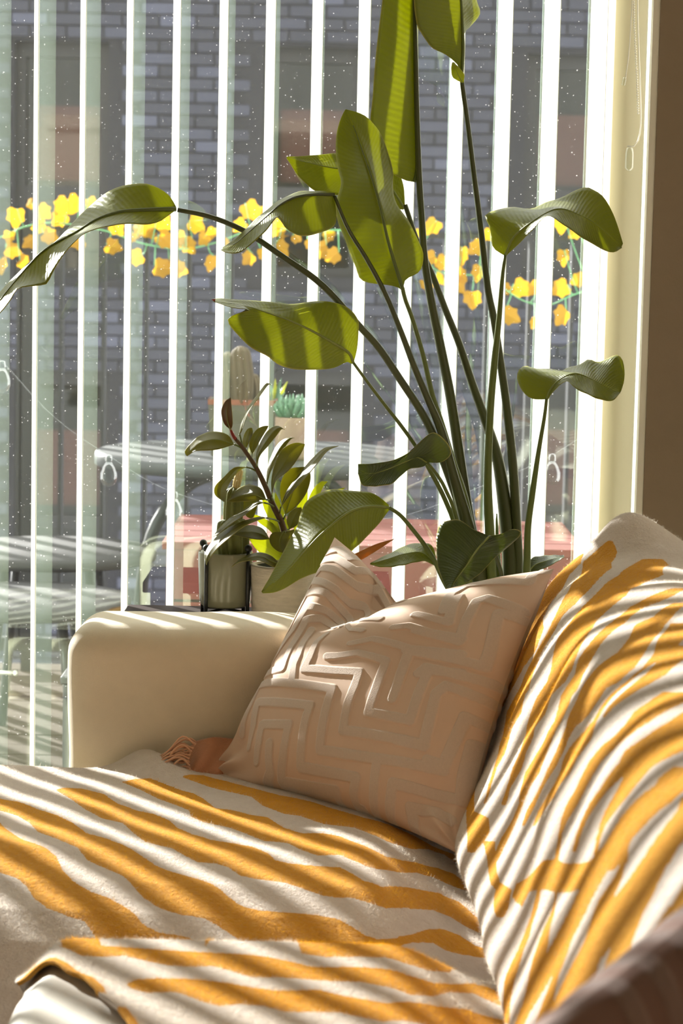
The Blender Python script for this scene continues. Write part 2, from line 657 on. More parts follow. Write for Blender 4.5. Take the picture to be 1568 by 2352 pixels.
t = NT('far window pane')
p = t.n('ShaderNodeBsdfPrincipled')
gl = t.n('ShaderNodeBsdfGlossy')
gl.inputs['Roughness'].default_value = 0.02
tp = t.n('ShaderNodeBsdfTransparent')
tp.inputs[0].default_value = (0.75, 0.8, 0.78, 1)
fr = t.n('ShaderNodeFresnel')
fr.inputs[0].default_value = 1.5
mx = t.n('ShaderNodeMixShader')
t.l(fr.outputs[0], mx.inputs[0])
t.l(tp.outputs[0], mx.inputs[1])
t.l(gl.outputs[0], mx.inputs[2])
t.l(mx.outputs[0], t.out.inputs[0])
M['far_pane'] = t.m

# ================================================================ the room
YG = 4.27                                   # glass plane of the window
struct('floor', *box_vf(-3.2, 1.0, -0.6, 4.35, -0.1, 0.0), M['floor'])
struct('ceiling', *box_vf(-3.2, 1.0, -0.6, 4.45, 2.62, 2.75), M['wall_white'])
struct('wall_right', *box_vf(0.95, 1.05, -0.6, 4.0, 0.0, 2.62), M['wall_white'])
struct('wall_back', *box_vf(-3.2, 1.05, -0.7, -0.6, 0.0, 2.62), M['wall_white'])
struct('wall_side', *box_vf(-3.3, -3.2, -0.6, 4.35, 0.0, 2.62), M['wall_white'])
struct('wall_window', *box_vf(0.535, 0.95, 4.0, 4.45, 0.0, 2.62), M['brown_wall'])

# window: splayed cream reveal, white lit return and trim beside the pane
win = thing('window_1', (-0.8, YG, 0.0))
win['kind'] = 'structure'
zz0, zz1 = 0.0, 2.62


def prism(name, xy, m, parent):
    n = len(xy)
    v = [(x, y, zz0) for x, y in xy] + [(x, y, zz1) for x, y in xy]
    f = [tuple(range(n - 1, -1, -1)), tuple(range(n, 2 * n))] + [(i, (i + 1) % n, n + (i + 1) % n, n + i) for i in range(n)]
    return mk(name, v, f, m, parent, smooth=False)


prism('reveal', [(0.458, 4.30), (0.462, 4.24), (0.523, 4.085), (0.523, 4.30)], M['cream_reveal'], win)
prism('return', [(0.523, 4.30), (0.523, 4.003), (0.5349, 4.003), (0.5349, 4.30)], M['white_frame'], win)
prism('frame_stile', [(0.452, 4.262), (0.460, 4.262), (0.460, 4.33), (0.452, 4.33)], M['white_frame'], win)
prism('frame_stile', [(-2.30, 4.25), (-2.22, 4.25), (-2.22, 4.33), (-2.30, 4.33)], M['white_frame'], win)
box('frame_rail', M['white_frame'], -2.22, 0.452, 4.25, 4.33, 0.0, 0.06, win)
box('frame_rail', M['white_frame'], -2.22, 0.452, 4.25, 4.33, 2.56, 2.62, win)
mk('pane', [(-2.22, YG, 0.06), (0.452, YG, 0.06), (0.452, YG, 2.56), (-2.22, YG, 2.56)], [(0, 1, 2, 3)], M['glass'], win, smooth=False)
struct('wall_left', *box_vf(-3.2, -2.30, 4.2, 4.35, 0.0, 2.62), M['wall_white'])

# ---------------------------------------------------------------- vertical blind
YF, SP, WD, TILT, SAG = 4.15, 107.0 / 5200 * 4.15, 0.097, math.radians(12.2), 0.004
x_first = at(1283 - 107 * 12, 0, YF)[0] - 0.0
blind = thing('vertical_blind', (-0.8, YF, 2.5), 'white vertical blind with slats turned open in front of the window', 'blind')
box('headrail', M['white_frame'], -2.25, 0.47, YF + 0.01, YF + 0.075, 2.50, 2.56, blind)
# one slat: curved cross-section, thin, hanging from the headrail
nc = 9
cs = []
for i in range(nc):
    s = i / (nc - 1)
    a, b = s * WD, SAG * 4 * s * (1 - s)
    # along the slat (towards the glass, leaning left), bowed to the right
    cs.append((-math.sin(TILT) * a + math.cos(TILT) * b, math.cos(TILT) * a + math.sin(TILT) * b))
th = 0.0012
V, Fc = [], []
for z in (0.05, 2.50):
    for x, y in cs:
        V.append((x, y, z))
    for x, y in cs[::-1]:
        V.append((x + th, y, z))
n2 = 2 * nc
for i in range(n2):
    Fc.append((i, (i + 1) % n2, n2 + (i + 1) % n2, n2 + i))
Fc += [tuple(range(n2 - 1, -1, -1)), tuple(range(n2, 2 * n2))]
me = bpy.data.meshes.new('slat')
me.from_pydata(V, [], Fc)
me.materials.append(M['vane'])
me.update()
xr = at(1269, 600, YF)[0]                   # front edge of the slat nearest the reveal but one
for k in range(-27, 2):
    o = bpy.data.objects.new('slat', me)
    link(o, blind)
    o.location = (xr + k * SP, YF, 0.0)

# pull chain with clear weight hanging beside the blind
ch = thing('blind_chain', at(1455, 0, 4.05), 'white beaded blind chain with clear weight hanging before the cream reveal', 'blind chain')
YC = 4.05
c1 = [at(x, y, YC) for x, y in ((1452, -640), (1452, -60), (1448, 60), (1443, 130), (1436, 180))]
c2 = [at(x, y, YC) for x, y in ((1455, -640), (1455, -30), (1458, 90), (1462, 180), (1465, 260))]
c3 = [at(x, y, YC) for x, y in ((1462, -640), (1464, -20), (1467, 120), (1471, 230), (1471, 290), (1464, 325), (1452, 338), (1440, 336))]
tube('cord', c3, 0.0011, M['cord'], ch, 8, 60)
tube('cord', c1, 0.0009, M['cord'], ch, 8, 50)
bp = []
for p in spline(c2, 150):
    bp.append(ball_vf(p, 0.0019, 6, 4))
o = mk('bead_chain', *join(bp), M['cord'], ch)
o['kind'] = 'stuff'
wp = at(1446, 338, YC)
w = lathe('weight', [(0.001, 0.0), (0.006, -0.002), (0.0075, -0.012), (0.0075, -0.036), (0.004, -0.041), (0.001, -0.042)], wp, M['bulb'], ch, 16)
tube('connector', [at(1435, 178, YC), at(1431, 196, YC)], 0.0032, M['bulb'], ch, 10, 4)

# ================================================================ outdoors
# deck of the balcony: boards run along the window
deck = thing('balcony_floor', (-0.5, 5.6, 0.0))
deck['kind'] = 'structure'
bw = 0.118
v, f = box_vf(-2.6, 1.6, 0.0, bw - 0.006, -0.03, 0.0)
dm = bpy.data.meshes.new('plank')
dm.from_pydata(v, [], f)
dm.materials.append(M['deck'])
y = 4.36
while y < 6.95:
    o = bpy.data.objects.new('plank', dm)
    link(o, deck)
    o.location = (random.uniform(-0.02, 0.02), y, random.uniform(-0.002, 0.002))
    y += bw
box('joist', M['rail'], -2.6, 1.6, 4.36, 6.98, -0.12, -0.05, deck)

# railing with flat balusters
YR = 6.85
zr = at(784, 534, YR)[2]
rail = thing('balcony_railing', (-0.5, YR, 0.0), 'dark steel balcony railing with flat vertical bars behind the outdoor table', 'railing')
box('top_rail', M['rail'], -2.8, 1.8, YR - 0.025, YR + 0.025, zr - 0.012, zr + 0.004, rail)
box('bottom_rail', M['rail'], -2.8, 1.8, YR - 0.02, YR + 0.02, 0.06, 0.10, rail)
bar_sp = 97.0 / 5200 * YR
v, f = box_vf(-0.005, 0.005, -0.03, 0.03, 0.10, zr - 0.012)
bmz = bpy.data.meshes.new('baluster')
bmz.from_pydata(v, [], f)
bmz.materials.append(M['rail'])
x0 = at(337, 700, YR)[0]
for k in range(-16, 17):
    o = bpy.data.objects.new('baluster', bmz)
    link(o, rail)
    o.location = (x0 + k * bar_sp, YR, 0)
for xx in (-2.2, -0.33 - 0.62, 1.25):
    box('post', M['rail'], xx - 0.02, xx + 0.02, YR - 0.03, YR + 0.03, -0.05, zr, rail)

# yellow ivy garland wound along the rail
gar = thing('ivy_garland', at(650, 540, YR - 0.06), 'yellow artificial ivy garland hung along the balcony railing', 'garland')
vine = [(-60, 560), (0, 545), (60, 520), (130, 512), (240, 530), (330, 560), (420, 572), (500, 556), (600, 522), (700, 532), (800, 530), (950, 560), (1000, 620), (1060, 630), (1120, 640), (1200, 690), (1260, 700), (1310, 680), (1420, 640)]
vp = spline([at(x, yy, YR - 0.06 + 0.02 * math.sin(i * 2.1)) for i, (x, yy) in enumerate(vine)], 160)
tube('vine', vp, 0.0022, M['vine'], gar, 6)
# five-lobed leaf, folded a little along its rib
lobes = [(0, 0.04), (0.28, -0.06), (0.44, 0.08), (0.40, 0.30), (0.46, 0.52), (0.26, 0.62), (0.14, 0.84), (0.0, 0.96)]
out = [(x, yy) for x, yy in lobes] + [(-x, yy) for x, yy in lobes[-2:0:-1]]
V = [(0, 0, 0.35)] + [(x, 0.25 * abs(x) + 0.10 * yy * yy, yy) for x, yy in out]
n = len(out)
Fc = [(0, 1 + i, 1 + (i + 1) % n) for i in range(n)]
lm = bpy.data.meshes.new('ivy_leaf')
lm.from_pydata(V, [], Fc)
for k, vals in (('lt', [0.3] + [yy for x, yy in out]), ('lw', [0.0] + [min(0.9, abs(x) * 1.8) for x, yy in out])):
    a_ = lm.attributes.new(k, 'FLOAT', 'POINT')
    a_.data.foreach_set('value', np.array(vals, dtype=np.float32))
lm.materials.append(M['garland'])
lm.update()
spots = [(38, 500, 52), (67, 469, 30), (100, 487, 44), (143, 474, 50), (172, 471, 52), (138, 503, 48), (116, 543, 44), (67, 556, 38), (29, 576, 44), (58, 603, 40), (2, 612, 44), (22, 545, 34), (208, 467, 36), (176, 556, 42), (270, 527, 40), (261, 567, 44), (310, 592, 46), (317, 527, 50), (344, 531, 44), (376, 512, 50), (380, 554, 52), (375, 617, 52), (417, 619, 44), (433, 567, 46), (413, 550, 40), (449, 516, 52), (464, 550, 40), (484, 603, 46), (489, 538, 40), (574, 484, 54), (596, 492, 48), (551, 520, 40), (571, 594, 40), (602, 585, 38), (634, 507, 44), (649, 530, 46), (645, 573, 46), (625, 534, 40), (755, 543, 36), (765, 588, 44), (742, 582, 34), (738, 566, 30), (990, 520, 48), (954, 543, 34), (987, 592, 40), (1013, 605, 44), (1061, 587, 52), (1092, 569, 44), (1054, 656, 46), (1062, 634, 42), (1100, 628, 44), (1085, 687, 50), (980, 658, 40), (1119, 540, 34), (1161, 664, 30), (1197, 663, 52), (1227, 664, 40), (1286, 663, 50), (1291, 514, 50), (1296, 592, 44), (1327, 643, 40), (1319, 536, 34), (1172, 727, 50), (1291, 727, 54), (1226, 742, 30), (1010, 640, 36), (90, 520, 40), (225, 488, 36), (300, 545, 34), (400, 600, 30), (520, 560, 34), (680, 545, 36), (710, 560, 34)]
for i, (x, yy, s) in enumerate(spots):
    p = at(x, yy, YR - 0.07 + random.uniform(-0.04, 0.04))
    o = bpy.data.objects.new('ivy_leaf', lm)
    link(o, gar)
    sz = s / F_PX * YR * 0.95
    o.scale = (sz, sz, sz)
    o.rotation_euler = (random.uniform(-0.5, 0.5), PI + random.uniform(-1.3, 1.3), random.uniform(-0.7, 0.7))
    rot = o.rotation_euler.to_matrix()
    o.location = Vector(p) - rot @ Vector((0, 0, 0.42 * sz))
    q = vp[np.argmin(np.linalg.norm(vp - np.array(o.location), axis=1))]
    a0, b0 = np.array(o.location), np.array(q)
    if np.linalg.norm(a0 - b0) > 0.012:
        tube('leaf_stalk', [a0, (a0 + b0) / 2 + np.array([0, 0.0, -0.008]), b0], 0.0016, M['vine'], gar, 5, 6)

# round metal table with curved legs
TY, TR, TZ = 6.12, 0.445, 0.74
tx = at(596, 1035, TY)[0]
tab = thing('garden_table', (tx, TY, 0), 'round grey metal garden table holding the cactus planter on the balcony', 'table')
lathe('table_top', [(0.001, 0.006), (TR - 0.012, 0.006), (TR - 0.003, 0.002), (TR, -0.008), (TR, -0.030), (TR - 0.012, -0.034), (TR - 0.02, -0.012), (0.001, -0.012)], (tx, TY, TZ), M['table_grey'], tab, 64)
for a in (200, 290, 20, 110):
    ca, sa = math.cos(math.radians(a)), math.sin(math.radians(a))
    pts = [(tx + r * ca, TY + r * sa, z) for r, z in ((0.04, TZ - 0.03), (0.12, TZ - 0.05), (0.22, TZ - 0.10), (0.30, TZ - 0.22), (0.33, TZ - 0.42), (0.34, 0.0))]
    tube('leg', pts, 0.017, M['table_grey'], tab, 10, 24)


def stool(cx, cy, r, z, label, m):
    st = thing('garden_stool', (cx, cy, 0), label, 'stool')
    lathe('seat', [(0.001, 0.0), (r - 0.008, 0.0), (r, -0.008), (r, -0.026), (r - 0.01, -0.03), (0.001, -0.03)], (cx, cy, z), m, st, 48)
    for a in (45, 135, 225, 315):
        ca, sa = math.cos(math.radians(a)), math.sin(math.radians(a))
        tube('leg', [(cx + 0.55 * r * ca, cy + 0.55 * r * sa, z - 0.03), (cx + 0.8 * r * ca, cy + 0.8 * r * sa, 0.0)], 0.012, M['rail'], st, 8, 4)
    return st


p = at(120, 1258, 5.85)
stool(p[0], 5.85, 0.27, p[2], 'round grey stool left of the garden table', M['stool_grey'])
p = at(60, 1368, 5.35)
st = stool(p[0], 5.35, 0.25, p[2], 'low round grey stool nearest the glass at far left', M['stool_grey'])
tube('handle', [at(-90, 1540, 5.2), at(34, 1546, 5.2)], 0.005, M['cord'], st, 8, 6)
mk('handle_knob', *ball_vf(at(36, 1546, 5.2), 0.007), M['cord'], st)


# dark planter box, seen only past the end of the sofa arm
p0, p1 = at(139, 1552, 4.80), at(420, 1552, 4.80)
dbx = thing('planter_box', ((p0[0] + p1[0]) / 2, 4.9, 0), 'dark grey box outside, mostly hidden by the sofa arm', 'planter box')
rbox('body', ((p0[0] + p1[0]) / 2, 4.9, p0[2] / 2), ((p1[0] - p0[0]) / 2 - 0.004, 0.10, p0[2] / 2 - 0.014), 0.01, M['rail'], dbx, 3)
rbox('rim', ((p0[0] + p1[0]) / 2, 4.9, p0[2] - 0.010), ((p1[0] - p0[0]) / 2, 0.104, 0.009), 0.004, M['rail'], dbx, 3)


# brick red slatted boxes under and beside the table
def crate(x0, x1, y0, y1, z, label):
    cr = thing('slatted_box', ((x0 + x1) / 2, (y0 + y1) / 2, 0), label, 'box', 'brick red slatted boxes on the balcony')
    nb = 5
    d = (y1 - y0) / nb
    for k in range(nb):
        box('slat', M['crate_red'], x0, x1, y0 + k * d, y0 + (k + 1) * d - 0.008, z - 0.018, z, cr, 0.002)
    h = (z - 0.02) / 5
    for k in range(5):
        box('plank', M['crate_red'], x0 + 0.01, x1 - 0.01, y0 + 0.002, y0 + 0.02, 0.01 + k * h, 0.01 + (k + 1) * h - 0.006, cr, 0.002)
        box('plank', M['crate_red'], x0 + 0.01, x1 - 0.01, y1 - 0.03, y1 - 0.012, 0.01 + k * h, 0.01 + (k + 1) * h - 0.006, cr, 0.002)
    for sx in (x0 + 0.012, x1 - 0.03):
        for k in range(5):
            box('plank', M['crate_red'], sx, sx + 0.018, y0 + 0.022, y1 - 0.032, 0.01 + k * h, 0.01 + (k + 1) * h - 0.006, cr, 0.002)


xa, xb = at(372, 1245, 5.05)[0], at(700, 1245, 5.05)[0]
zc = at(430, 1245, 5.05)[2]
crate(xa, xb, 5.05, 5.62, zc, 'brick red slatted box beneath the garden table, behind the cactus pot')
xa, xb = at(800, 1255, 5.05)[0], at(1345, 1255, 5.05)[0]
crate(xa, xb, 5.05, 5.62, zc, 'long brick red slatted box behind the stalks of the tall plant')


# cactus planter on the table
def cactus_col(name, base, top, r, ribs, m, parent, wob=0.0, seg=48):
    p = spline([base, [(base[k] + top[k]) / 2 + wob * (k == 0) for k in range(3)], top], 18)
    T = np.gradient(p, axis=0)
    T /= np.linalg.norm(T, axis=1)[:, None]
    V, Fc = [], []
    for i in range(len(p)):
        s = i / (len(p) - 1)
        rr = r * (0.86 + 0.14 * math.sin(s * PI)) * (1 if s < 0.85 else math.sqrt(max(0.0, 1 - ((s - 0.85) / 0.155) ** 2)))
        rr = max(rr, 0.001)
        sx = np.cross(T[i], [0, 1, 0])
        sx /= np.linalg.norm(sx)
        sy = np.cross(sx, T[i])
        for j in range(seg):
            a = 2 * PI * j / seg
            k = rr * (1 + 0.16 * math.cos(ribs * a))
            V.append(p[i] + k * (math.cos(a) * sx + math.sin(a) * sy))
    for i in range(len(p) - 1):
        for j in range(seg):
            k = (j + 1) % seg
            Fc.append((i * seg + j, i * seg + k, (i + 1) * seg + k, (i + 1) * seg + j))
    Fc.append(tuple((len(p) - 1) * seg + j for j in range(seg)))
    return mk(name, V, Fc, m, parent)


def spines(name, ob, cnt, ln, m, parent, zmin=None):
    """short hairs standing off a ribbed cactus, one uncounted mass"""
    me_ = ob.data
    V, Fc = [], []
    vs_ = [vv for vv in me_.vertices if zmin is None or vv.co.z > zmin]
    for q in range(cnt):
        vv = random.choice(vs_)
        nn = (Vector(vv.normal) + Vector((random.gauss(0, .5), random.gauss(0, .5), random.gauss(0, .5)))).normalized()
        b_ = Vector(vv.co)
        e_ = b_ + nn * ln * random.uniform(.5, 1.1)
        sd_ = nn.orthogonal().normalized() * 0.00035
        k = len(V)
        V += [tuple(b_ - sd_), tuple(b_ + sd_), tuple(e_)]
        Fc.append((k, k + 1, k + 2))
    o_ = mk(name, V, Fc, m, parent, smooth=False)
    o_['kind'] = 'stuff'
    return o_


PY = 6.0
pl, pr = at(482, 915, PY), at(635, 918, PY)
zb = TZ + 0.007
plt = thing('terracotta_planter', ((pl[0] + pr[0]) / 2, PY, zb), 'square mossy terracotta planter on the garden table', 'planter')
zt = pl[2]
hw = (pr[0] - pl[0]) / 2
cxp = (pl[0] + pr[0]) / 2
tp_ = 0.9
V = []
for (k, z) in ((tp_, zb), (1.0, zt - 0.012), (1.0, zt), (0.90, zt), (0.88, zt - 0.03)):
    for sx, sy in ((-1, -1), (1, -1), (1, 1), (-1, 1)):
        V.append((cxp + sx * hw * k, PY + sy * hw * 0.8 * k, z))
Fc = [(3, 2, 1, 0)]
for i in range(4):
    for j in range(4):
        k = (j + 1) % 4
        Fc.append((i * 4 + j, i * 4 + k, (i + 1) * 4 + k, (i + 1) * 4 + j))
Fc.append((16, 17, 18, 19))
mk('pot_body', V, Fc, M['terracotta'], plt, smooth=False)
rv, rf = join([box_vf(cxp - hw * 1.012, cxp + hw * 1.012, PY - hw * .812, PY - hw * .8, zt - 0.012, zt + 0.002),
               box_vf(cxp - hw * 1.012, cxp - hw, PY - hw * .8, PY + hw * .8, zt - 0.012, zt + 0.002),
               box_vf(cxp + hw, cxp + hw * 1.012, PY - hw * .8, PY + hw * .8, zt - 0.012, zt + 0.002)])
mk('rim', rv, rf, M['terracotta_rim'], plt, smooth=False)
cac = thing('cactus', (cxp, PY, zt - 0.03), 'clump of weathered columnar cacti in the terracotta planter', 'cactus')
for (xb_, xt, yt, rpx, dy) in ((527, 522, 808, 17, -0.03), (558, 551, 795, 22, -0.05), (578, 574, 858, 18, 0.0), (540, 535, 850, 17, 0.03)):
    b_ = at(xb_, 925, PY + dy)
    t_ = at(xt, yt, PY + dy)
    cactus_col('stem', b_, t_, rpx / F_PX * PY, 9, M['cactus_out'], cac, 0.004)

# aloe behind, succulent in ribbed pot
alo = thing('aloe', at(650, 940, PY - 0.05), 'small yellow green aloe between planter and ribbed pot', 'succulent')
RP = at(671, 958, PY - 0.12)
for i, (x, yy) in enumerate(((588, 872), (605, 885), (620, 880), (632, 870), (646, 868), (660, 876), (655, 900), (610, 905))):
    b_ = at(630, 955, PY + 0.06)
    e_ = at(x, yy, PY + 0.06 + random.uniform(-.02, .02))
    md = (b_ + e_) / 2 + np.array([0, 0, 0.012])
    tube('aloe_leaf', [b_, md, e_], [0.010, 0.009, 0.006, 0.0006], M['lime_leaf'] if i % 2 else M['succulent'], alo, 6, 10)
sp = thing('ribbed_pot', (RP[0], PY - 0.12, zb), 'pale ribbed stoneware pot on the garden table', 'pot')
rr_ = 38 / F_PX * PY
hp = RP[2] - zb
lathe('pot_body', [(rr_ * .9, 0), (rr_ * .98, 0.01), (rr_, hp - 0.004), (rr_ * .98, hp), (rr_ * .86, hp), (rr_ * .84, hp - 0.02), (0.001, hp - 0.02)], (RP[0], PY - 0.12, zb), M['ribbed_pot'], sp, 72, lambda a, z: 1 + 0.018 * math.cos(36 * a))
suc = thing('succulent', (RP[0], PY - 0.12, RP[2]), 'blue green rosette succulent growing in the ribbed pot', 'succulent')
for i in range(34):
    a, rr2 = i * 2.4, 0.012 + 0.030 * math.sqrt(i / 34)
    b_ = np.array([RP[0] + 0.4 * rr2 * math.cos(a), PY - 0.12 + 0.4 * rr2 * math.sin(a), RP[2] - 0.008])
    e_ = np.array([RP[0] + 1.25 * rr2 * math.cos(a), PY - 0.12 + 1.25 * rr2 * math.sin(a), RP[2] + 0.062 - 0.032 * (i / 34) + random.uniform(-.006, .006)])
    md = (b_ * .4 + e_ * .6) + np.array([math.cos(a), math.sin(a), 0]) * 0.007
    tube('fleshy_leaf', [b_, md, e_], [0.004, 0.0075, 0.008, 0.0055, 0.0012], M['succulent'], suc, 7, 9)

# string of clear bulbs hanging outside
sl = thing('string_light', at(600, 1150, 5.0), 'string of clear glass bulbs hanging outside the window', 'string light')
wire = [(-90, 760), (5, 832), (120, 955), (250, 1048), (400, 1132), (640, 1190), (900, 1190), (1100, 1120), (1268, 1046), (1440, 930)]
tube('wire', [at(x, y, 4.75) for x, y in wire], 0.0011, M['bulb'], sl, 6, 60)
for (x, y) in ((5, 832), (250, 1048), (400, 1132), (1268, 1046)):
    q = at(x, y, 4.75)
    s_ = 4.75 / F_PX
    so = lathe('socket', [(0.001, 0.004), (8 * s_, 0.002), (9 * s_, -0.010), (7 * s_, -0.014)], q, M['bulb'], sl, 14)
    lathe('bulb', [(7 * s_, -0.012), (14 * s_, -0.022), (20 * s_, -0.036), (20 * s_, -0.048), (14 * s_, -0.060), (0.001, -0.065)], q, M['bulb'], sl, 20)

# ---------------------------------------------------------------- brick house across the way
YB = 14.0
bld = thing('brick_building', (0, YB, -4), 'blue grey brick building with dark framed windows across the way', 'building')
X0, X1, Z0, Z1 = -4.2, 4.6, -4.0, 4.8
wins = []
for (a0, b0, a1, b1) in ((33, 92, 245, 640), (607, 105, 822, 640), (1212, 122, 1430, 640), (33, 850, 245, 1400), (607, 850, 822, 1400), (1212, 850, 1430, 1400)):
    A, B = at(a0, b0, YB), at(a1, b1, YB)
    wins.append((A[0], B[0], B[2], A[2]))
# mortar wall with real openings
xs = sorted({X0, X1} | {w[0] for w in wins} | {w[1] for w in wins})
zs = sorted({Z0, Z1} | {w[2] for w in wins} | {w[3] for w in wins})
cells = []
for i in range(len(xs) - 1):
    for j in range(len(zs) - 1):
        mx_, mz_ = (xs[i] + xs[i + 1]) / 2, (zs[j] + zs[j + 1]) / 2
        if any(w[0] < mx_ < w[1] and w[2] < mz_ < w[3] for w in wins):
            continue
        cells.append(box_vf(xs[i], xs[i + 1], YB, YB + 0.3, zs[j], zs[j + 1]))
mk('mortar_wall', *join(cells), M['mortar'], bld, smooth=False)
for (wx0, wx1, wz0, wz1) in wins:
    fr_ = mk('window', *join([box_vf(wx0, wx0 + 0.06, YB + 0.10, YB + 0.18, wz0, wz1), box_vf(wx1 - 0.06, wx1, YB + 0.10, YB + 0.18, wz0, wz1),
                              box_vf(wx0 + .06, wx1 - .06, YB + 0.10, YB + 0.18, wz1 - 0.09, wz1), box_vf(wx0 + .06, wx1 - .06, YB + 0.10, YB + 0.18, wz0, wz0 + 0.06),
                              box_vf(wx0 + .06, wx1 - .06, YB + 0.11, YB + 0.17, wz0 + (wz1 - wz0) * .33, wz0 + (wz1 - wz0) * .33 + 0.09)]), M['window_frame_dark'], bld, smooth=False)
    mk('pane', [(wx0 + .06, YB + .14, wz0 + .06), (wx1 - .06, YB + .14, wz0 + .06), (wx1 - .06, YB + .14, wz1 - .09), (wx0 + .06, YB + .14, wz1 - .09)], [(0, 1, 2, 3)], M['far_pane'], fr_, smooth=False)
    hgt = wz1 - wz0
    box('reflection_panel', M['reflection_red'], wx0 + .10, wx1 - .08, YB + .26, YB + .28, wz0 + .42 * hgt, wz0 + .74 * hgt, fr_)  # added panel behind the pane, coloured as a reflection of red brick
box('room_back', M['room_dark'], X0, X1, YB + 0.75, YB + 0.8, Z0, Z1, bld)
# bricks: courses 75 mm, each brick proud of the mortar
bl, bh = 0.225, 0.075
v, f = box_vf(0, bl - 0.012, -0.012, 0.0, 0, bh - 0.012)
bk = bpy.data.meshes.new('brick')
bk.from_pydata(v, [], f)
bk.attributes.new('tone', 'FLOAT', 'POINT')
bk.materials.append(M['brick'])
cand, rest = [], []
row = 0
z = Z0
while z < Z1 - bh:
    x = X0 - (bl / 2 if row % 2 else 0)
    while x < X1:
        if not any(w[0] - bl + 0.012 < x < w[1] and w[2] - bh < z < w[3] for w in wins):
            cand.append((x, z))
        x += bl
    row += 1
    z += bh
# the 300 that show largest: the clear brickwork between the windows at eye height and above
cen = at(440, 330, YB)
cand.sort(key=lambda c: max(abs(c[0] - cen[0]) * 0.8, abs(c[1] - cen[2])))
for (x, z) in cand[:300]:
    o = bpy.data.objects.new('brick', bk)
    link(o, bld)
    o.location = (x, YB - random.uniform(0, .004), z)
bx_, tone = [], []
for (x, z) in cand[300:]:
    bx_.append(box_vf(x, x + bl - 0.012, YB - 0.012, YB, z, z + bh - 0.012))
    tone += [random.random()] * 8
V, Fc = join(bx_)
o = mk('brickwork', V, Fc, M['brick'], bld, smooth=False, attrs={'tone': tone})
o['kind'] = 'stuff'

# ================================================================ leaves


def leaf(name, mid, L, R, Ym, YL, YR_, m, parent, rib=0.0022, ripple=0.0013, nrip=30, cup=0.10, rib_mat=None, N=44, K=9):
    """blade between an edge on each side and the midrib; the three lines run base to tip (pixel, with its own distance)"""
    def line(px, Y):
        q = spline(px, N)
        s = np.linspace(0, 1, N)
        yy = np.interp(s, np.linspace(0, 1, len(Y)), Y)
        return np.array([at(q[i, 0], q[i, 1], yy[i]) for i in range(N)])
    Pm, PL, PR = line(mid, Ym), line(L, YL), line(R, YR_)
    P = np.zeros((N, 2 * K + 1, 3))
    lt = np.zeros((N, 2 * K + 1))
    lw = np.zeros((N, 2 * K + 1))
    s = np.linspace(0, 1, N)
    for side, E in ((-1, PL), (1, PR)):
        for k in range(0, K + 1):
            w = k / K
            d = E - Pm
            ln = np.linalg.norm(d, axis=1)
            p = Pm + d * w
            # the blade bows away from the straight line, and carries fine side veins
            p[:, 1] += cup * ln * np.sin(PI * w) * 0.5
            p[:, 1] += ripple * np.sin(2 * PI * nrip * (s - 0.10 * w)) * np.sin(PI * min(1, w * 1.1)) * np.minimum(1, ln / 0.03)
            p[:, 2] += 0.4 * ripple * np.sin(2 * PI * 5.3 * s + side) * w * w * np.minimum(1, ln / 0.02)
            j = K + side * k
            P[:, j], lt[:, j], lw[:, j] = p, s, w
    v, f = grid_vf(P)
    o = mk(name, v, f, m, parent, True, {'lt': lt, 'lw': lw})
    sl_ = o.modifiers.new('thick', 'SOLIDIFY')
    sl_.thickness = 0.0006
    sl_.offset = 0
    if rib > 0:
        nn = Pm.copy()
        tube('midrib', nn[: int(N * 0.93)], [rib, rib * .8, rib * .5, rib * .2], rib_mat or M['midrib'], o, 7)
    return o


def stalk(name, px, Y, wpx, m, parent, n=30, seg=10):
    """leaf stalk through pixels at distance(s) Y, width in pixels of the photograph"""
    yy = np.interp(np.linspace(0, 1, len(px)), np.linspace(0, 1, len(Y)), Y)
    pts = [at(px[i][0], px[i][1], yy[i]) for i in range(len(px))]
    return tube(name, pts, [w_ / 2 / F_PX * 4.0 for w_ in wpx], m, parent, seg, n)


# ---------------------------------------------------------------- tall bird of paradise plant
BX, BY = at(1150, 1380, 3.99)[0], 3.99
bird = thing('bird_of_paradise', (BX, BY, 0.60), 'tall bird of paradise plant with long stalks behind the sofa', 'plant')
pot = thing('floor_planter', (BX, BY, 0.0), 'tall pale planter hidden behind the sofa, holding the tall plant', 'planter')
lathe('pot_body', [(0.095, 0), (0.10, 0.005), (0.125, 0.60), (0.127, 0.615), (0.118, 0.615), (0.115, 0.57), (0.001, 0.57)], (BX, BY, 0), M['concrete'], pot, 48)
lathe('soil', [(0.114, 0.0), (0.10, 0.012), (0.05, 0.018), (0.001, 0.02)], (BX, BY, 0.571), M['soil'], pot, 32)
foot = (BX, BY, 0.58)
BL, DL = M['big_leaf'], M['dark_leaf']
low = [(1150, 1470)]
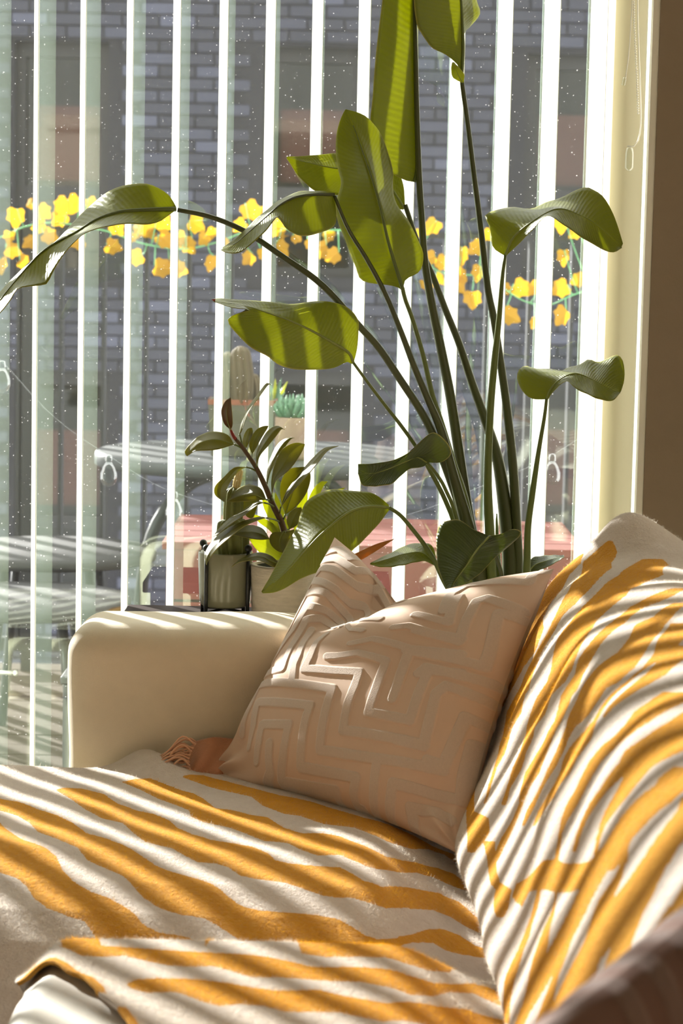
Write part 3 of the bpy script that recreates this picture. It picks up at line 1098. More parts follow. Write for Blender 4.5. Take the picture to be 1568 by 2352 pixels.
# stalks
stalk('stalk', [(408, 482), (480, 497), (560, 530), (650, 590), (740, 655), (824, 748), (870, 799), (921, 875), (962, 937), (992, 993), (1030, 1090), (1060, 1180), (1085, 1290), (1110, 1450)], [3.80, 3.86, 3.92, 3.97], (10, 13, 15, 17, 20, 24, 30), M['petiole_dark'], bird, 60)
stalk('stalk', [(768, 450), (799, 525), (845, 600), (885, 676), (921, 763), (952, 845), (982, 916), (1013, 990), (1040, 1090), (1068, 1190), (1095, 1300), (1120, 1450)], [3.84, 3.90, 3.96], (7, 10, 13, 17, 24, 36, 40), M['petiole_dark'], bird, 50)
stalk('stalk', [(924, 662), (931, 690), (947, 733), (972, 819), (992, 906), (1013, 970), (1040, 1060), (1075, 1180), (1115, 1440)], [3.88, 3.95, 3.98], (9, 11, 13, 16, 20, 24), M['petiole'], bird, 44)
stalk('stalk', [(950, -40), (954, 120), (957, 255), (962, 400), (968, 500), (975, 600), (992, 702), (1013, 804), (1033, 906), (1049, 1008), (1064, 1110), (1079, 1202), (1100, 1300), (1130, 1450)], [3.95, 3.99, 4.0], (8, 12, 15, 20, 24, 26, 27), M['petiole_dark'], bird, 60)
stalk('stalk', [(930, 470), (960, 560), (992, 630), (1023, 712), (1054, 789), (1084, 880), (1115, 967), (1140, 1044), (1156, 1136), (1166, 1222), (1172, 1309), (1165, 1450)], [4.02, 4.02, 4.01], (11, 14, 16, 19, 24, 34, 40, 40), M['petiole_dark'], bird, 50)
stalk('stalk', [(1060, 170), (1062, 200), (1074, 286), (1089, 408), (1102, 510), (1120, 663), (1133, 728), (1151, 845), (1166, 957), (1179, 1085), (1186, 1212), (1190, 1309), (1185, 1450)], [3.97, 4.0, 4.01], (10, 12, 15, 18, 21, 23, 24), M['petiole_dark'], bird, 56)
stalk('stalk', [(1160, 585), (1153, 640), (1146, 728), (1133, 855), (1125, 957), (1120, 1110), (1125, 1238), (1128, 1330), (1140, 1450)], [3.93, 3.94, 3.96], (7, 12, 16, 17, 18, 22, 26, 26), M['petiole'], bird, 44)
stalk('stalk', [(1255, 914), (1250, 957), (1237, 1034), (1222, 1136), (1212, 1212), (1209, 1304), (1200, 1450)], [3.92, 3.96], (7, 10, 14, 16, 19, 21), M['petiole'], bird, 40)
stalk('stalk', [(811, 833), (850, 886), (885, 932), (921, 978), (957, 1029), (992, 1090), (1023, 1151), (1050, 1230), (1090, 1440)], [3.83, 3.90, 3.94], (6, 8, 9, 11, 13, 15), M['petiole'], bird, 40)
stalk('stalk', [(980, 1062), (1003, 1090), (1023, 1125), (1050, 1200), (1100, 1440)], [3.86, 3.92], (7, 9, 12, 14), M['petiole'], bird, 30)
stalk('stalk', [(893, 1166), (915, 1180), (936, 1202), (972, 1248), (998, 1289), (1025, 1345), (1090, 1450)], [3.84, 3.88, 3.95], (8, 10, 11, 13, 14), M['petiole'], bird, 36)
stalk('stalk', [(1123, 1232), (1140, 1280), (1155, 1340), (1160, 1450)], [3.82, 3.90], (8, 10, 12), M['petiole_dark'], bird, 24)
stalk('stalk', [(1003, 1299), (1030, 1340), (1090, 1450)], [3.93, 3.96], (7, 9), M['petiole'], bird, 20)
stalk('stalk', [(1140, 1180), (1142, 1260), (1150, 1440)], [4.05, 4.03], (4, 16, 18), M['petiole'], bird, 16)

# arching leaf to the left
leaf('leaf', [(404, 480), (340, 482), (277, 487), (223, 505), (179, 532), (107, 572), (67, 610), (0, 690), (-60, 770)],
     [(404, 474), (388, 449), (357, 429), (330, 421), (290, 425), (250, 440), (219, 462), (187, 491), (152, 529), (125, 556), (80, 592), (45, 623), (0, 672), (-60, 768)],
     [(404, 483), (388, 494), (370, 507), (339, 515), (286, 515), (232, 523), (196, 536), (174, 554), (156, 572), (138, 596), (125, 619), (107, 652), (85, 655), (42, 663), (27, 686), (0, 719), (-60, 775)],
     [3.80, 3.76, 3.72, 3.70], [3.80, 3.84, 3.80, 3.71], [3.80, 3.70, 3.66, 3.69], BL, bird, 0.0042, rib_mat=M['petiole'])
# big upright leaf in the middle
leaf('leaf', [(926, 668), (893, 561), (873, 474), (852, 403), (834, 352), (814, 296), (793, 251)],
     [(924, 668), (906, 658), (834, 645), (816, 612), (793, 551), (776, 510), (771, 469), (783, 423), (776, 388), (771, 347), (773, 306), (781, 275), (793, 251)],
     [(926, 668), (931, 643), (964, 622), (972, 587), (962, 556), (939, 510), (911, 469), (902, 434), (902, 393), (888, 342), (870, 301), (844, 270), (819, 258), (793, 251)],
     [3.88, 3.87, 3.86, 3.88], [3.88, 3.93, 3.92, 3.88], [3.88, 3.91, 3.93, 3.88], BL, bird, 0.0034, ripple=0.0012, nrip=40, rib_mat=M['petiole'])
# leaf behind it, tip to the left
leaf('leaf', [(928, 478), (890, 425), (830, 395), (760, 385), (700, 372), (658, 362)],
     [(930, 474), (925, 420), (905, 384), (850, 360), (770, 352), (720, 357), (658, 360)],
     [(926, 482), (915, 480), (870, 470), (790, 450), (730, 441), (690, 410), (658, 364)],
     [4.02, 4.0, 3.98], [4.02, 4.04, 3.98], [4.02, 3.97, 3.98], BL, bird, 0.0025)
# curled leaf left of the middle
leaf('leaf', [(768, 447), (720, 447), (680, 453), (645, 470), (610, 500), (570, 535), (540, 560), (507, 573)],
     [(768, 443), (735, 439), (690, 440), (650, 455), (615, 480), (580, 510), (550, 540), (520, 562), (507, 571)],
     [(770, 460), (768, 518), (720, 538), (685, 541), (655, 522), (640, 497), (610, 530), (575, 563), (545, 581), (520, 581), (507, 574)],
     [3.84, 3.80, 3.78], [3.84, 3.85, 3.79], [3.86, 3.74, 3.76], BL, bird, 0.0028, rib_mat=M['petiole_dark'])
# tall leaf cut by the top of the frame
leaf('leaf', [(952, 418), (958, 383), (958, 255), (955, 150), (951, 0), (944, -130), (925, -260)],
     [(950, 418), (925, 412), (890, 390), (860, 340), (850, 280), (855, 230), (860, 160), (868, 80), (878, 0), (890, -120), (925, -260)],
     [(953, 418), (962, 383), (962, 255), (960, 150), (957, 0), (950, -130), (925, -260)],
     [3.98, 3.96, 3.95], [3.98, 3.92, 3.93], [3.99, 4.05, 3.96], BL, bird, 0.0040, ripple=0.0010, nrip=44, rib_mat=M['petiole'])
# second tall leaf at the top
leaf('leaf', [(1060, 178), (1063, 102), (1061, 50), (1058, 0), (1050, -110), (1030, -240)],
     [(1058, 180), (1054, 155), (1038, 137), (1018, 122), (992, 110), (977, 92), (964, 71), (957, 56), (950, 0), (950, -90), (1030, -240)],
     [(1062, 170), (1064, 84), (1079, 61), (1102, 31), (1094, 0), (1085, -80), (1030, -240)],
     [3.97, 3.95, 3.94], [3.97, 3.92, 3.93], [3.98, 4.02, 3.95], BL, bird, 0.0034, rib_mat=M['petiole'])
leaf('leaf_curl', [(1062, 190), (1052, 172), (1045, 155), (1040, 143)], [(1060, 190), (1040, 178), (1036, 160), (1038, 143)], [(1064, 190), (1066, 172), (1056, 158), (1042, 143)],
     [3.96, 3.94], [3.96, 3.95], [3.96, 3.93], M['lime_leaf'], bird, 0.0008)
# twisted leaf, right
leaf('leaf', [(1160, 587), (1180, 545), (1225, 508), (1281, 480), (1335, 496), (1376, 521), (1427, 567)],
     [(1158, 587), (1132, 569), (1127, 540), (1123, 518), (1114, 494), (1140, 483), (1179, 475), (1220, 480), (1255, 464), (1287, 454), (1341, 431), (1367, 438), (1386, 453), (1405, 486), (1418, 518), (1430, 560)],
     [(1163, 587), (1198, 553), (1223, 528), (1257, 496), (1300, 521), (1338, 547), (1376, 569), (1408, 580), (1428, 569)],
     [3.93, 3.90, 3.88, 3.86], [3.93, 3.99, 3.94, 3.87], [3.93, 3.87, 3.82, 3.85], BL, bird, 0.0024)
# smaller twisted leaf below
leaf('leaf', [(1255, 916), (1266, 892), (1290, 869), (1322, 858), (1360, 872), (1400, 893), (1424, 901)],
     [(1253, 917), (1223, 917), (1204, 904), (1191, 882), (1187, 862), (1195, 846), (1209, 841), (1230, 846), (1261, 847), (1289, 852), (1306, 843), (1332, 837), (1351, 826), (1373, 832), (1399, 821), (1416, 815), (1429, 827), (1434, 853), (1432, 878), (1425, 900)],
     [(1258, 918), (1270, 900), (1300, 875), (1316, 888), (1338, 901), (1373, 916), (1395, 921), (1411, 917), (1424, 902)],
     [3.92, 3.89, 3.87, 3.85], [3.92, 3.98, 3.93, 3.86], [3.92, 3.86, 3.81, 3.84], BL, bird, 0.0022)
# broad leaf left of centre with red tip
leaf('leaf', [(811, 833), (800, 810), (760, 785), (710, 757), (660, 735), (612, 718), (575, 706), (530, 697), (489, 690)],
     [(812, 833), (820, 800), (823, 760), (822, 735), (800, 708), (765, 694), (714, 693), (663, 699), (612, 692), (561, 690), (510, 685), (488, 688)],
     [(808, 836), (796, 832), (765, 845), (714, 850), (673, 847), (638, 837), (612, 817), (571, 794), (536, 758), (523, 735), (536, 724), (575, 712), (530, 706), (490, 693)],
     [3.83, 3.80, 3.78], [3.83, 3.85, 3.80], [3.83, 3.74, 3.77], BL, bird, 0.0028)
mk('leaf_tip', *tube_vf([at(494, 690, 3.775), at(486, 688, 3.775)], [0.0028, 0.0006], 8), M['ficus_red'], bird)
# small rolled leaf
leaf('leaf', [(980, 1062), (957, 1050), (936, 1058), (890, 1078), (850, 1088), (822, 1078)],
     [(982, 1062), (1013, 1062), (1036, 1040), (1023, 1013), (998, 993), (972, 1008), (947, 1034), (921, 1049), (880, 1062), (822, 1066)],
     [(978, 1066), (972, 1072), (936, 1080), (901, 1110), (870, 1116), (834, 1115), (822, 1088)],
     [3.86, 3.82, 3.80], [3.86, 3.84, 3.81], [3.86, 3.79, 3.79], DL, bird, 0.0018)
# large drooping leaf in front
leaf('leaf', [(893, 1166), (850, 1163), (800, 1177), (742, 1223), (706, 1259), (655, 1315), (602, 1361)],
     [(893, 1160), (872, 1143), (845, 1130), (800, 1127), (752, 1125), (706, 1150), (690, 1180), (682, 1210), (657, 1255), (628, 1310), (600, 1359)],
     [(895, 1170), (872, 1200), (845, 1230), (819, 1255), (780, 1285), (745, 1310), (711, 1320), (690, 1330), (665, 1345), (630, 1361), (603, 1363)],
     [3.84, 3.80, 3.78, 3.80], [3.84, 3.86, 3.84, 3.80], [3.84, 3.80, 3.79, 3.80], BL, bird, 0.0026, nrip=16, ripple=0.0014)
# dark broad leaf, tip down
leaf('leaf', [(1123, 1232), (1096, 1262), (1070, 1300), (1048, 1330), (1031, 1358)],
     [(1122, 1230), (1089, 1217), (1065, 1200), (1043, 1193), (1013, 1202), (1002, 1230), (1002, 1258), (1005, 1299), (1018, 1335), (1030, 1358)],
     [(1125, 1231), (1150, 1226), (1176, 1216), (1197, 1223), (1176, 1248), (1145, 1273), (1120, 1299), (1094, 1324), (1059, 1345), (1032, 1359)],
     [3.82, 3.79, 3.78], [3.82, 3.86, 3.79], [3.82, 3.84, 3.79], DL, bird, 0.0018, nrip=14)
# small leaf lying left of it
leaf('leaf', [(1003, 1299), (970, 1270), (930, 1272), (890, 1284), (850, 1295)], [(1003, 1296), (990, 1252), (941, 1250), (901, 1268), (850, 1293)], [(1003, 1302), (972, 1289), (921, 1299), (880, 1303), (850, 1297)],
     [3.93, 3.90, 3.88], [3.93, 3.95, 3.88], [3.93, 3.87, 3.88], BL, bird, 0.0014)
leaf('leaf', [(1205, 1330), (1225, 1300), (1255, 1288), (1295, 1277)], [(1203, 1330), (1218, 1285), (1250, 1276), (1295, 1275)], [(1207, 1332), (1235, 1312), (1262, 1300), (1296, 1280)],
     [3.98, 4.02], [3.98, 4.05], [3.98, 4.0], DL, bird, 0.0014)

# ---------------------------------------------------------------- dark side table under the window
ztab = at(520, 1420, 3.98)[2]
sdt = thing('side_table', (-0.10, 4.0, 0), 'dark stained wooden side table behind the sofa arm, carrying the pots', 'side table')
xl = at(292, 1405, 4.11)[0]
rbox('table_top', ((xl + 0.10) / 2, 4.005, ztab - 0.011), ((0.10 - xl) / 2, 0.115, 0.011), 0.003, M['dark_wood'], sdt, 4)
for lx in (xl + 0.03, 0.07):
    for ly in (3.915, 4.095):
        box('leg', M['dark_wood'], lx - 0.015, lx + 0.015, ly - 0.015, ly + 0.015, 0, ztab - 0.022, sdt)

# ---------------------------------------------------------------- cactus in olive pot on a wire stand
YK = 3.99
kc = at(518, 1268, YK)
cxk = kc[0]
zpb, zpt = at(518, 1391, YK)[2], at(518, 1266, YK)[2]
s4 = YK / F_PX
rp = 63 * s4
stand = thing('plant_stand', (cxk, YK, ztab), 'black wire plant stand with ball ends holding the olive pot', 'plant stand')
for a in (225, 315, 45, 135):
    ca, sa = math.cos(math.radians(a + 8)), math.sin(math.radians(a + 8))
    R_ = rp + 0.0038
    lx, ly = cxk + R_ * ca, YK + R_ * sa
    tube('leg', [(lx, ly, ztab), (lx, ly, zpt + 0.004)], 0.0034, M['black_metal'], stand, 10, 4)
    mk('ball_end', *ball_vf((lx, ly, zpt + 0.010), 0.0068), M['black_metal'], stand)
    tube('cross_bar', [(lx, ly, zpb - 0.008), (cxk, YK, zpb - 0.0045)], 0.0026, M['black_metal'], stand, 8, 4)
kp = thing('olive_pot', (cxk, YK, zpb), 'olive grey glazed pot held in the black wire stand', 'pot')
h_ = zpt - zpb
lathe('pot_body', [(0.001, 0), (rp * .80, 0), (rp * .90, 0.004), (rp * .95, 0.014), (rp, h_ * .8), (rp * 1.0, h_ - 0.003), (rp * .985, h_), (rp * .93, h_ - 0.001), (rp * .91, h_ - 0.012), (rp * .90, h_ - 0.03), (0.001, h_ - 0.03)], (cxk, YK, zpb), M['olive_glaze'], kp, 56)
lathe('soil', [(rp * .895, 0), (rp * .6, 0.005), (0.001, 0.006)], (cxk, YK, zpt - 0.030), M['soil'], kp, 24)
kk = thing('column_cactus', (cxk, YK, zpt - 0.025), 'ribbed column cactus with hairy top in the olive pot', 'cactus')
bs = cactus_col('base', at(538, 1285, YK), at(534, 1188, YK), 34 * s4, 9, M['cactus'], kk, 0.0)
cm = cactus_col('column', at(533, 1230, YK), at(538, 1118, YK), 20 * s4, 8, M['cactus'], kk, 0.0)
tpz = cactus_col('hairy_top', at(539, 1135, YK), at(551, 1076, YK), 8 * s4, 10, M['cactus_spine'], kk, 0.0)
spines('spines', tpz, 1600, 0.010, M['cactus_spine'], kk)
spines('spines', cm, 260, 0.005, M['cactus_spine'], kk)

# ---------------------------------------------------------------- rubber plant in concrete pot
YP = 3.975
cp = at(650, 1296, YP)
cxc = cp[0]
s4 = YP / F_PX
rc = 76 * s4
hc = cp[2] - ztab
kp2 = thing('concrete_pot', (cxc, YP, ztab), 'pale washed concrete pot on the side table, right of the olive pot', 'pot')
lathe('pot_body', [(0.001, 0), (rc * .9, 0), (rc * .93, 0.005), (rc, hc - 0.004), (rc * .985, hc), (rc * .84, hc), (rc * .83, hc - 0.03), (0.001, hc - 0.03)], (cxc, YP, ztab), M['concrete'], kp2, 56)
lathe('liner', [(rc * .82, hc - 0.028), (rc * .82, hc - 0.003), (rc * .79, hc - 0.003), (rc * .78, hc - 0.026), (0.001, hc - 0.026)], (cxc, YP, ztab), M['pot_black'], kp2, 40)
fic = thing('rubber_plant', (cxc, YP, cp[2] - 0.02), 'rubber plant with dark oval leaves in the concrete pot', 'plant')
tube('stem', [at(x, y, YP - 0.005) for x, y in ((668, 1318), (660, 1260), (648, 1205), (627, 1160), (609, 1117), (589, 1076), (573, 1051), (553, 1023), (540, 1008))], [9 * s4, 8 * s4, 7 * s4, 5.5 * s4, 4.5 * s4], M['ficus_stem'], fic, 10, 40)
tube('sheath', [at(x, y, YP - 0.006) for x, y in ((541, 1009), (535, 1000), (529, 985), (524, 970))], [4.5 * s4, 4 * s4, 2.5 * s4, 0.0003], M['ficus_red'], fic, 8, 10)


def fleaf(base, tip, L, R, m='ficus_leaf', dy=0.0, dl=0.012, dr=-0.012, stem=None, bend=None, drop=0.0):
    """oval leaf: base, tip and the edge points between, base to tip"""
    Y0 = YP + dy
    if bend is None:
        mid = [base]
        for i in range(max(len(L), len(R))):
            a_, b_ = L[min(i, len(L) - 1)], R[min(i, len(R) - 1)]
            mid.append(((a_[0] + b_[0]) / 2, (a_[1] + b_[1]) / 2))
        mid.append(tip)
    else:
        mid = [base] + bend + [tip]
    o = leaf('leaf', mid, [base] + L + [tip], [base] + R + [tip], [Y0, Y0 + drop / 2, Y0 + drop], [Y0, Y0 + dl + drop / 2, Y0 + drop], [Y0, Y0 + dr + drop / 2, Y0 + drop], M[m], fic, 0.0009, ripple=0.0002, nrip=20, cup=0.16, N=26, K=6)
    if stem:
        tube('leaf_stalk', [at(stem[0], stem[1], YP - 0.003), at((stem[0] + base[0]) / 2, (stem[1] + base[1]) / 2 - 2, (YP + Y0) / 2), at(base[0], base[1], Y0)], 0.0016, M['petiole'], fic, 7, 8)
    return o


fleaf((530, 988), (530, 913), [(514, 972), (508, 944), (517, 922)], [(534, 975), (533, 950), (531, 928)], 'ficus_young', -0.01)
fleaf((550, 997), (623, 885), [(551, 985), (564, 944), (592, 905), (612, 880)], [(556, 988), (570, 948), (598, 908), (616, 884)], 'ficus_leaf', 0.0, 0.03, -0.02, (556, 1026))
fleaf((538, 1021), (429, 1048), [(522, 998), (489, 991), (459, 1000), (441, 1015), (424, 1036)], [(502, 1032), (475, 1035), (461, 1035), (446, 1037), (434, 1045)], 'ficus_leaf', -0.015, 0.03, -0.02, (560, 1035), [(510, 1012), (487, 1010), (460, 1017), (440, 1032)])
fleaf((565, 1030), (577, 982), [(557, 1018), (560, 1000), (568, 986)], [(573, 1014), (580, 998), (580, 986)], 'ficus_leaf', 0.02, stem=(566, 1042))
fleaf((579, 1044), (616, 978), [(572, 1025), (576, 1006), (589, 987), (604, 979)], [(590, 1025), (598, 1010), (607, 995), (614, 984)], 'ficus_leaf', 0.01, stem=(578, 1058))
fleaf((589, 1070), (654, 987), [(588, 1045), (596, 1020), (614, 990), (636, 978)], [(598, 1045), (616, 1024), (634, 1002), (646, 986)], 'ficus_leaf', -0.02, 0.03, -0.01, (588, 1076))
fleaf((612, 1123), (677, 1006), [(612, 1095), (618, 1060), (636, 1022), (658, 1006)], [(620, 1088), (637, 1055), (654, 1028), (668, 1009)], 'ficus_leaf', 0.0, 0.035, -0.01, (612, 1128))
fleaf((624, 1139), (700, 1020), [(623, 1104), (631, 1065), (650, 1030), (678, 1017)], [(634, 1104), (662, 1082), (684, 1053), (697, 1030)], 'ficus_leaf', -0.03, 0.02, -0.02, (626, 1155))
fleaf((645, 1165), (778, 1024), [(657, 1130), (690, 1085), (715, 1055), (745, 1029)], [(672, 1130), (704, 1095), (730, 1063), (752, 1036)], 'ficus_leaf', -0.04, 0.03, -0.02, (642, 1180))
fleaf((655, 1182), (700, 1072), [(645, 1150), (643, 1120), (650, 1095), (668, 1076)], [(682, 1162), (704, 1131), (713, 1100), (710, 1080)], 'ficus_leaf', -0.01, stem=(648, 1205))
fleaf((565, 1073), (515, 1153), [(538, 1074), (514, 1096), (494, 1117), (494, 1137)], [(550, 1081), (533, 1100), (522, 1120), (517, 1145)], 'ficus_leaf', -0.03, -0.02, 0.03, (589, 1083), None, -0.02)
fleaf((612, 1148), (521, 1152), [(599, 1122), (573, 1113), (550, 1120), (533, 1135)], [(589, 1149), (570, 1151), (553, 1152), (535, 1153)], 'ficus_leaf', -0.04, 0.03, -0.01, (622, 1152), [(580, 1136), (550, 1140)])
fleaf((590, 1150), (576, 1191), [(572, 1112), (562, 1130), (558, 1165), (566, 1186)], [(596, 1120), (598, 1140), (590, 1165), (583, 1186)], 'ficus_leaf', 0.03)
fleaf((607, 1155), (488, 1234), [(590, 1152), (560, 1170), (525, 1192), (498, 1220)], [(592, 1160), (562, 1183), (527, 1206), (502, 1226)], 'ficus_leaf', -0.05, 0.04, -0.02, (632, 1166))
fleaf((612, 1190), (474, 1298), [(595, 1187), (550, 1200), (510, 1222), (482, 1250), (470, 1275)], [(595, 1194), (556, 1212), (522, 1240), (498, 1262), (480, 1285)], 'ficus_leaf', -0.06, 0.03, -0.03, (645, 1200))
fleaf((619, 1238), (527, 1228), [(604, 1215), (579, 1206), (553, 1210), (538, 1220)], [(600, 1240), (580, 1238), (558, 1234), (540, 1230)], 'ficus_leaf', -0.03, 0.03, -0.02, (655, 1230))
fleaf((655, 1225), (650, 1270), [(630, 1222), (619, 1233), (622, 1251), (636, 1265)], [(676, 1216), (668, 1235), (660, 1248), (655, 1262)], 'ficus_leaf', -0.05, 0.02, 0.02)
fleaf((641, 1294), (531, 1303), [(625, 1278), (600, 1269), (575, 1273), (550, 1285)], [(630, 1303), (600, 1289), (573, 1288), (548, 1292)], 'ficus_leaf', -0.06, 0.03, -0.02, (660, 1285))
fleaf((664, 1216), (692, 1165), [(658, 1196), (664, 1178), (678, 1167)], [(680, 1208), (690, 1192), (694, 1176)], 'ficus_leaf', 0.02, stem=(655, 1222))

# ---------------------------------------------------------------- yellow green strap-leaved plant behind
lim = thing('strap_leaf_plant', (cxc + 0.03, 4.06, ztab), 'yellow green strap leaved plant behind the rubber plant', 'plant')
lathe('pot_body', [(0.03, 0), (0.036, 0.003), (0.042, 0.06), (0.039, 0.062), (0.037, 0.052), (0.001, 0.052)], (cxc + 0.035, 4.07, ztab), M['pot_black'], lim, 28)


def strap(pts, w, m='lime_leaf', Y=4.05, dy=-0.02):
    q = np.array(pts, float)
    T = np.gradient(q, axis=0)
    nn = np.stack([-T[:, 1], T[:, 0]], 1) / (np.linalg.norm(T, axis=1)[:, None] + 1e-9)
    ww = np.interp(np.linspace(0, 1, len(q)), [0, .3, .7, 1], [w * .5, w * .6, w * .45, 0.4])[:, None]
    leaf('leaf', [tuple(a) for a in q], [tuple(a) for a in q + nn * ww], [tuple(a) for a in q - nn * ww], [Y, Y + dy], [Y + .006, Y + dy], [Y + .006, Y + dy], M[m], lim, 0.0, ripple=0.0001, cup=0.1, N=20, K=4)


strap([(700, 1340), (702, 1260), (710, 1190), (722, 1140), (738, 1112), (752, 1106)], 22)
strap([(705, 1340), (722, 1240), (742, 1170), (765, 1135), (792, 1120)], 20)
strap([(700, 1340), (690, 1250), (688, 1190), (697, 1150), (706, 1120)], 24)
strap([(695, 1340), (660, 1290), (620, 1262), (595, 1248), (570, 1236)], 40)
strap([(690, 1340), (650, 1250), (628, 1190), (612, 1160), (602, 1145)], 22)
strap([(690, 1340), (660, 1240), (640, 1170), (632, 1130)], 20)
strap([(710, 1340), (760, 1260), (790, 1225), (812, 1190), (835, 1180)], 22)
strap([(712, 1340), (770, 1290), (810, 1250), (850, 1215), (868, 1195)], 18)
strap([(715, 1345), (780, 1300), (830, 1275), (868, 1255), (905, 1238)], 18, 'orange_leaf', 4.03)
strap([(690, 1340), (640, 1230), (600, 1195), (575, 1180)], 16)

# ---------------------------------------------------------------- wool throws: surface shapes


def chaise_z(X, Y):
    X, Y = np.asarray(X, float), np.asarray(Y, float)
    z = 0.437 + 0.004 * vnoise(X * 5, Y * 5, 1) + 0.002 * vnoise(X * 14, Y * 14, 2)
    z = z + np.interp(Y, [2.64, 2.66, 2.69, 2.74, 2.80, 2.86, 2.94, 3.06], [-0.24, -0.19, -0.14, -0.095, -0.055, -0.030, -0.011, 0.0])
    z = z - 0.055 * sstep(0.02, 0.20, X) * sstep(3.45, 3.0, Y) - 0.02 * sstep(0.05, 0.2, X)
    # raised fold of the hem near the arm
    z = z + 0.030 * np.exp(-((X + 0.315 - 0.55 * (3.59 - Y)) / 0.045) ** 2) * sstep(3.40, 3.57, Y)
    z = z - 0.02 * sstep(-0.95, -1.25, X)
    return z


def near_z(X, Y):
    X, Y = np.asarray(X, float), np.asarray(Y, float)
    z = 0.460 + 0.003 * vnoise(X * 6 + 9, Y * 6, 6)
    z = z + np.interp(Y, [2.20, 2.40, 2.52, 2.575, 2.605, 2.625, 2.635], [-0.006, -0.004, 0.0, 0.0, -0.010, -0.035, -0.075])
    z = z - 0.045 * sstep(0.06, 0.20, X)
    z = z - 0.055 * sstep(-0.30, -0.375, X) ** 1.5
    return z


def near_left(Y):
    return np.interp(Y, [1.5, 2.20, 2.34, 2.44, 2.50, 2.56, 2.64], [-0.12, -0.175, -0.236, -0.285, -0.325, -0.368, -0.368])


PROF = [(0.235, 0.345), (0.195, 0.41), (0.190, 0.44), (0.212, 0.50), (0.236, 0.57), (0.262, 0.645), (0.300, 0.735), (0.335, 0.788), (0.385, 0.826), (0.440, 0.848), (0.490, 0.850), (0.54, 0.832), (0.60, 0.79), (0.64, 0.72)]
_pr = None


def back_P(Y, t):
    """throw over the back cushions; t runs from the seat crease (0) up and over (1)"""
    global _pr
    if _pr is None:
        _pr = spline(PROF, 200)
    Y, t = np.asarray(Y, float), np.asarray(t, float)
    X = np.interp(t, np.linspace(0, 1, 200), _pr[:, 0])
    Z = np.interp(t, np.linspace(0, 1, 200), _pr[:, 1])
    k = sstep(3.38, 3.53, Y) ** 1.5
    X = X + 0.05 * k * sstep(0.0, 0.4, t)
    Z = Z - 0.05 * k * sstep(0.4, 0.9, t)
    # belly of the cushion low down, softening towards the camera
    X = X - 0.020 * np.exp(-((t - 0.12) / 0.10) ** 2) * np.exp(-((Y - 3.12) / 0.25) ** 2)
    # slack folds
    fo = np.sin((Y * 1.0 + t * 0.42) * 2 * PI / 0.17 + 2.2 * vnoise(Y * 4, t * 5, 8))
    amp = 0.0045 * sstep(0.1, 0.4, t) * (0.45 + 0.55 * sstep(2.7, 3.2, Y))
    X = X - amp * fo * 0.7
    Z = Z + amp * fo * 0.7
    X = X + 0.004 * vnoise(Y * 9, t * 9, 12)
    Z = Z - 0.016 * sstep(0.45, 0.7, t) * sstep(3.30, 3.15, Y)
    # pinched peak at the top corner
    pk = np.exp(-((Y - 3.36) / 0.055) ** 2 - ((t - 0.685) / 0.07) ** 2)
    Z = Z + 0.045 * pk
    return np.stack([X, Y + 0 * X, Z], -1)


# ---------------------------------------------------------------- cushion shape
CUSH = ((474, 1792, 3.56), (1062, 1966, 3.15), (1272, 1306, 3.36), (768, 1234, 3.70))   # corners of the velvet cushion
CHOP = ((0, 0), (0.13, 0.024), (0.27, 0.056), (0.41, 0.096), (0.53, 0.078), (0.64, 0.058), (0.82, 0.026), (1, 0))


def cushion_uv(res_):
    g = 0.5 - 0.5 * np.cos(np.linspace(0, PI, res_))
    g = 0.35 * g + 0.65 * np.linspace(0, 1, res_)
    return np.meshgrid(g, g, indexing='ij')


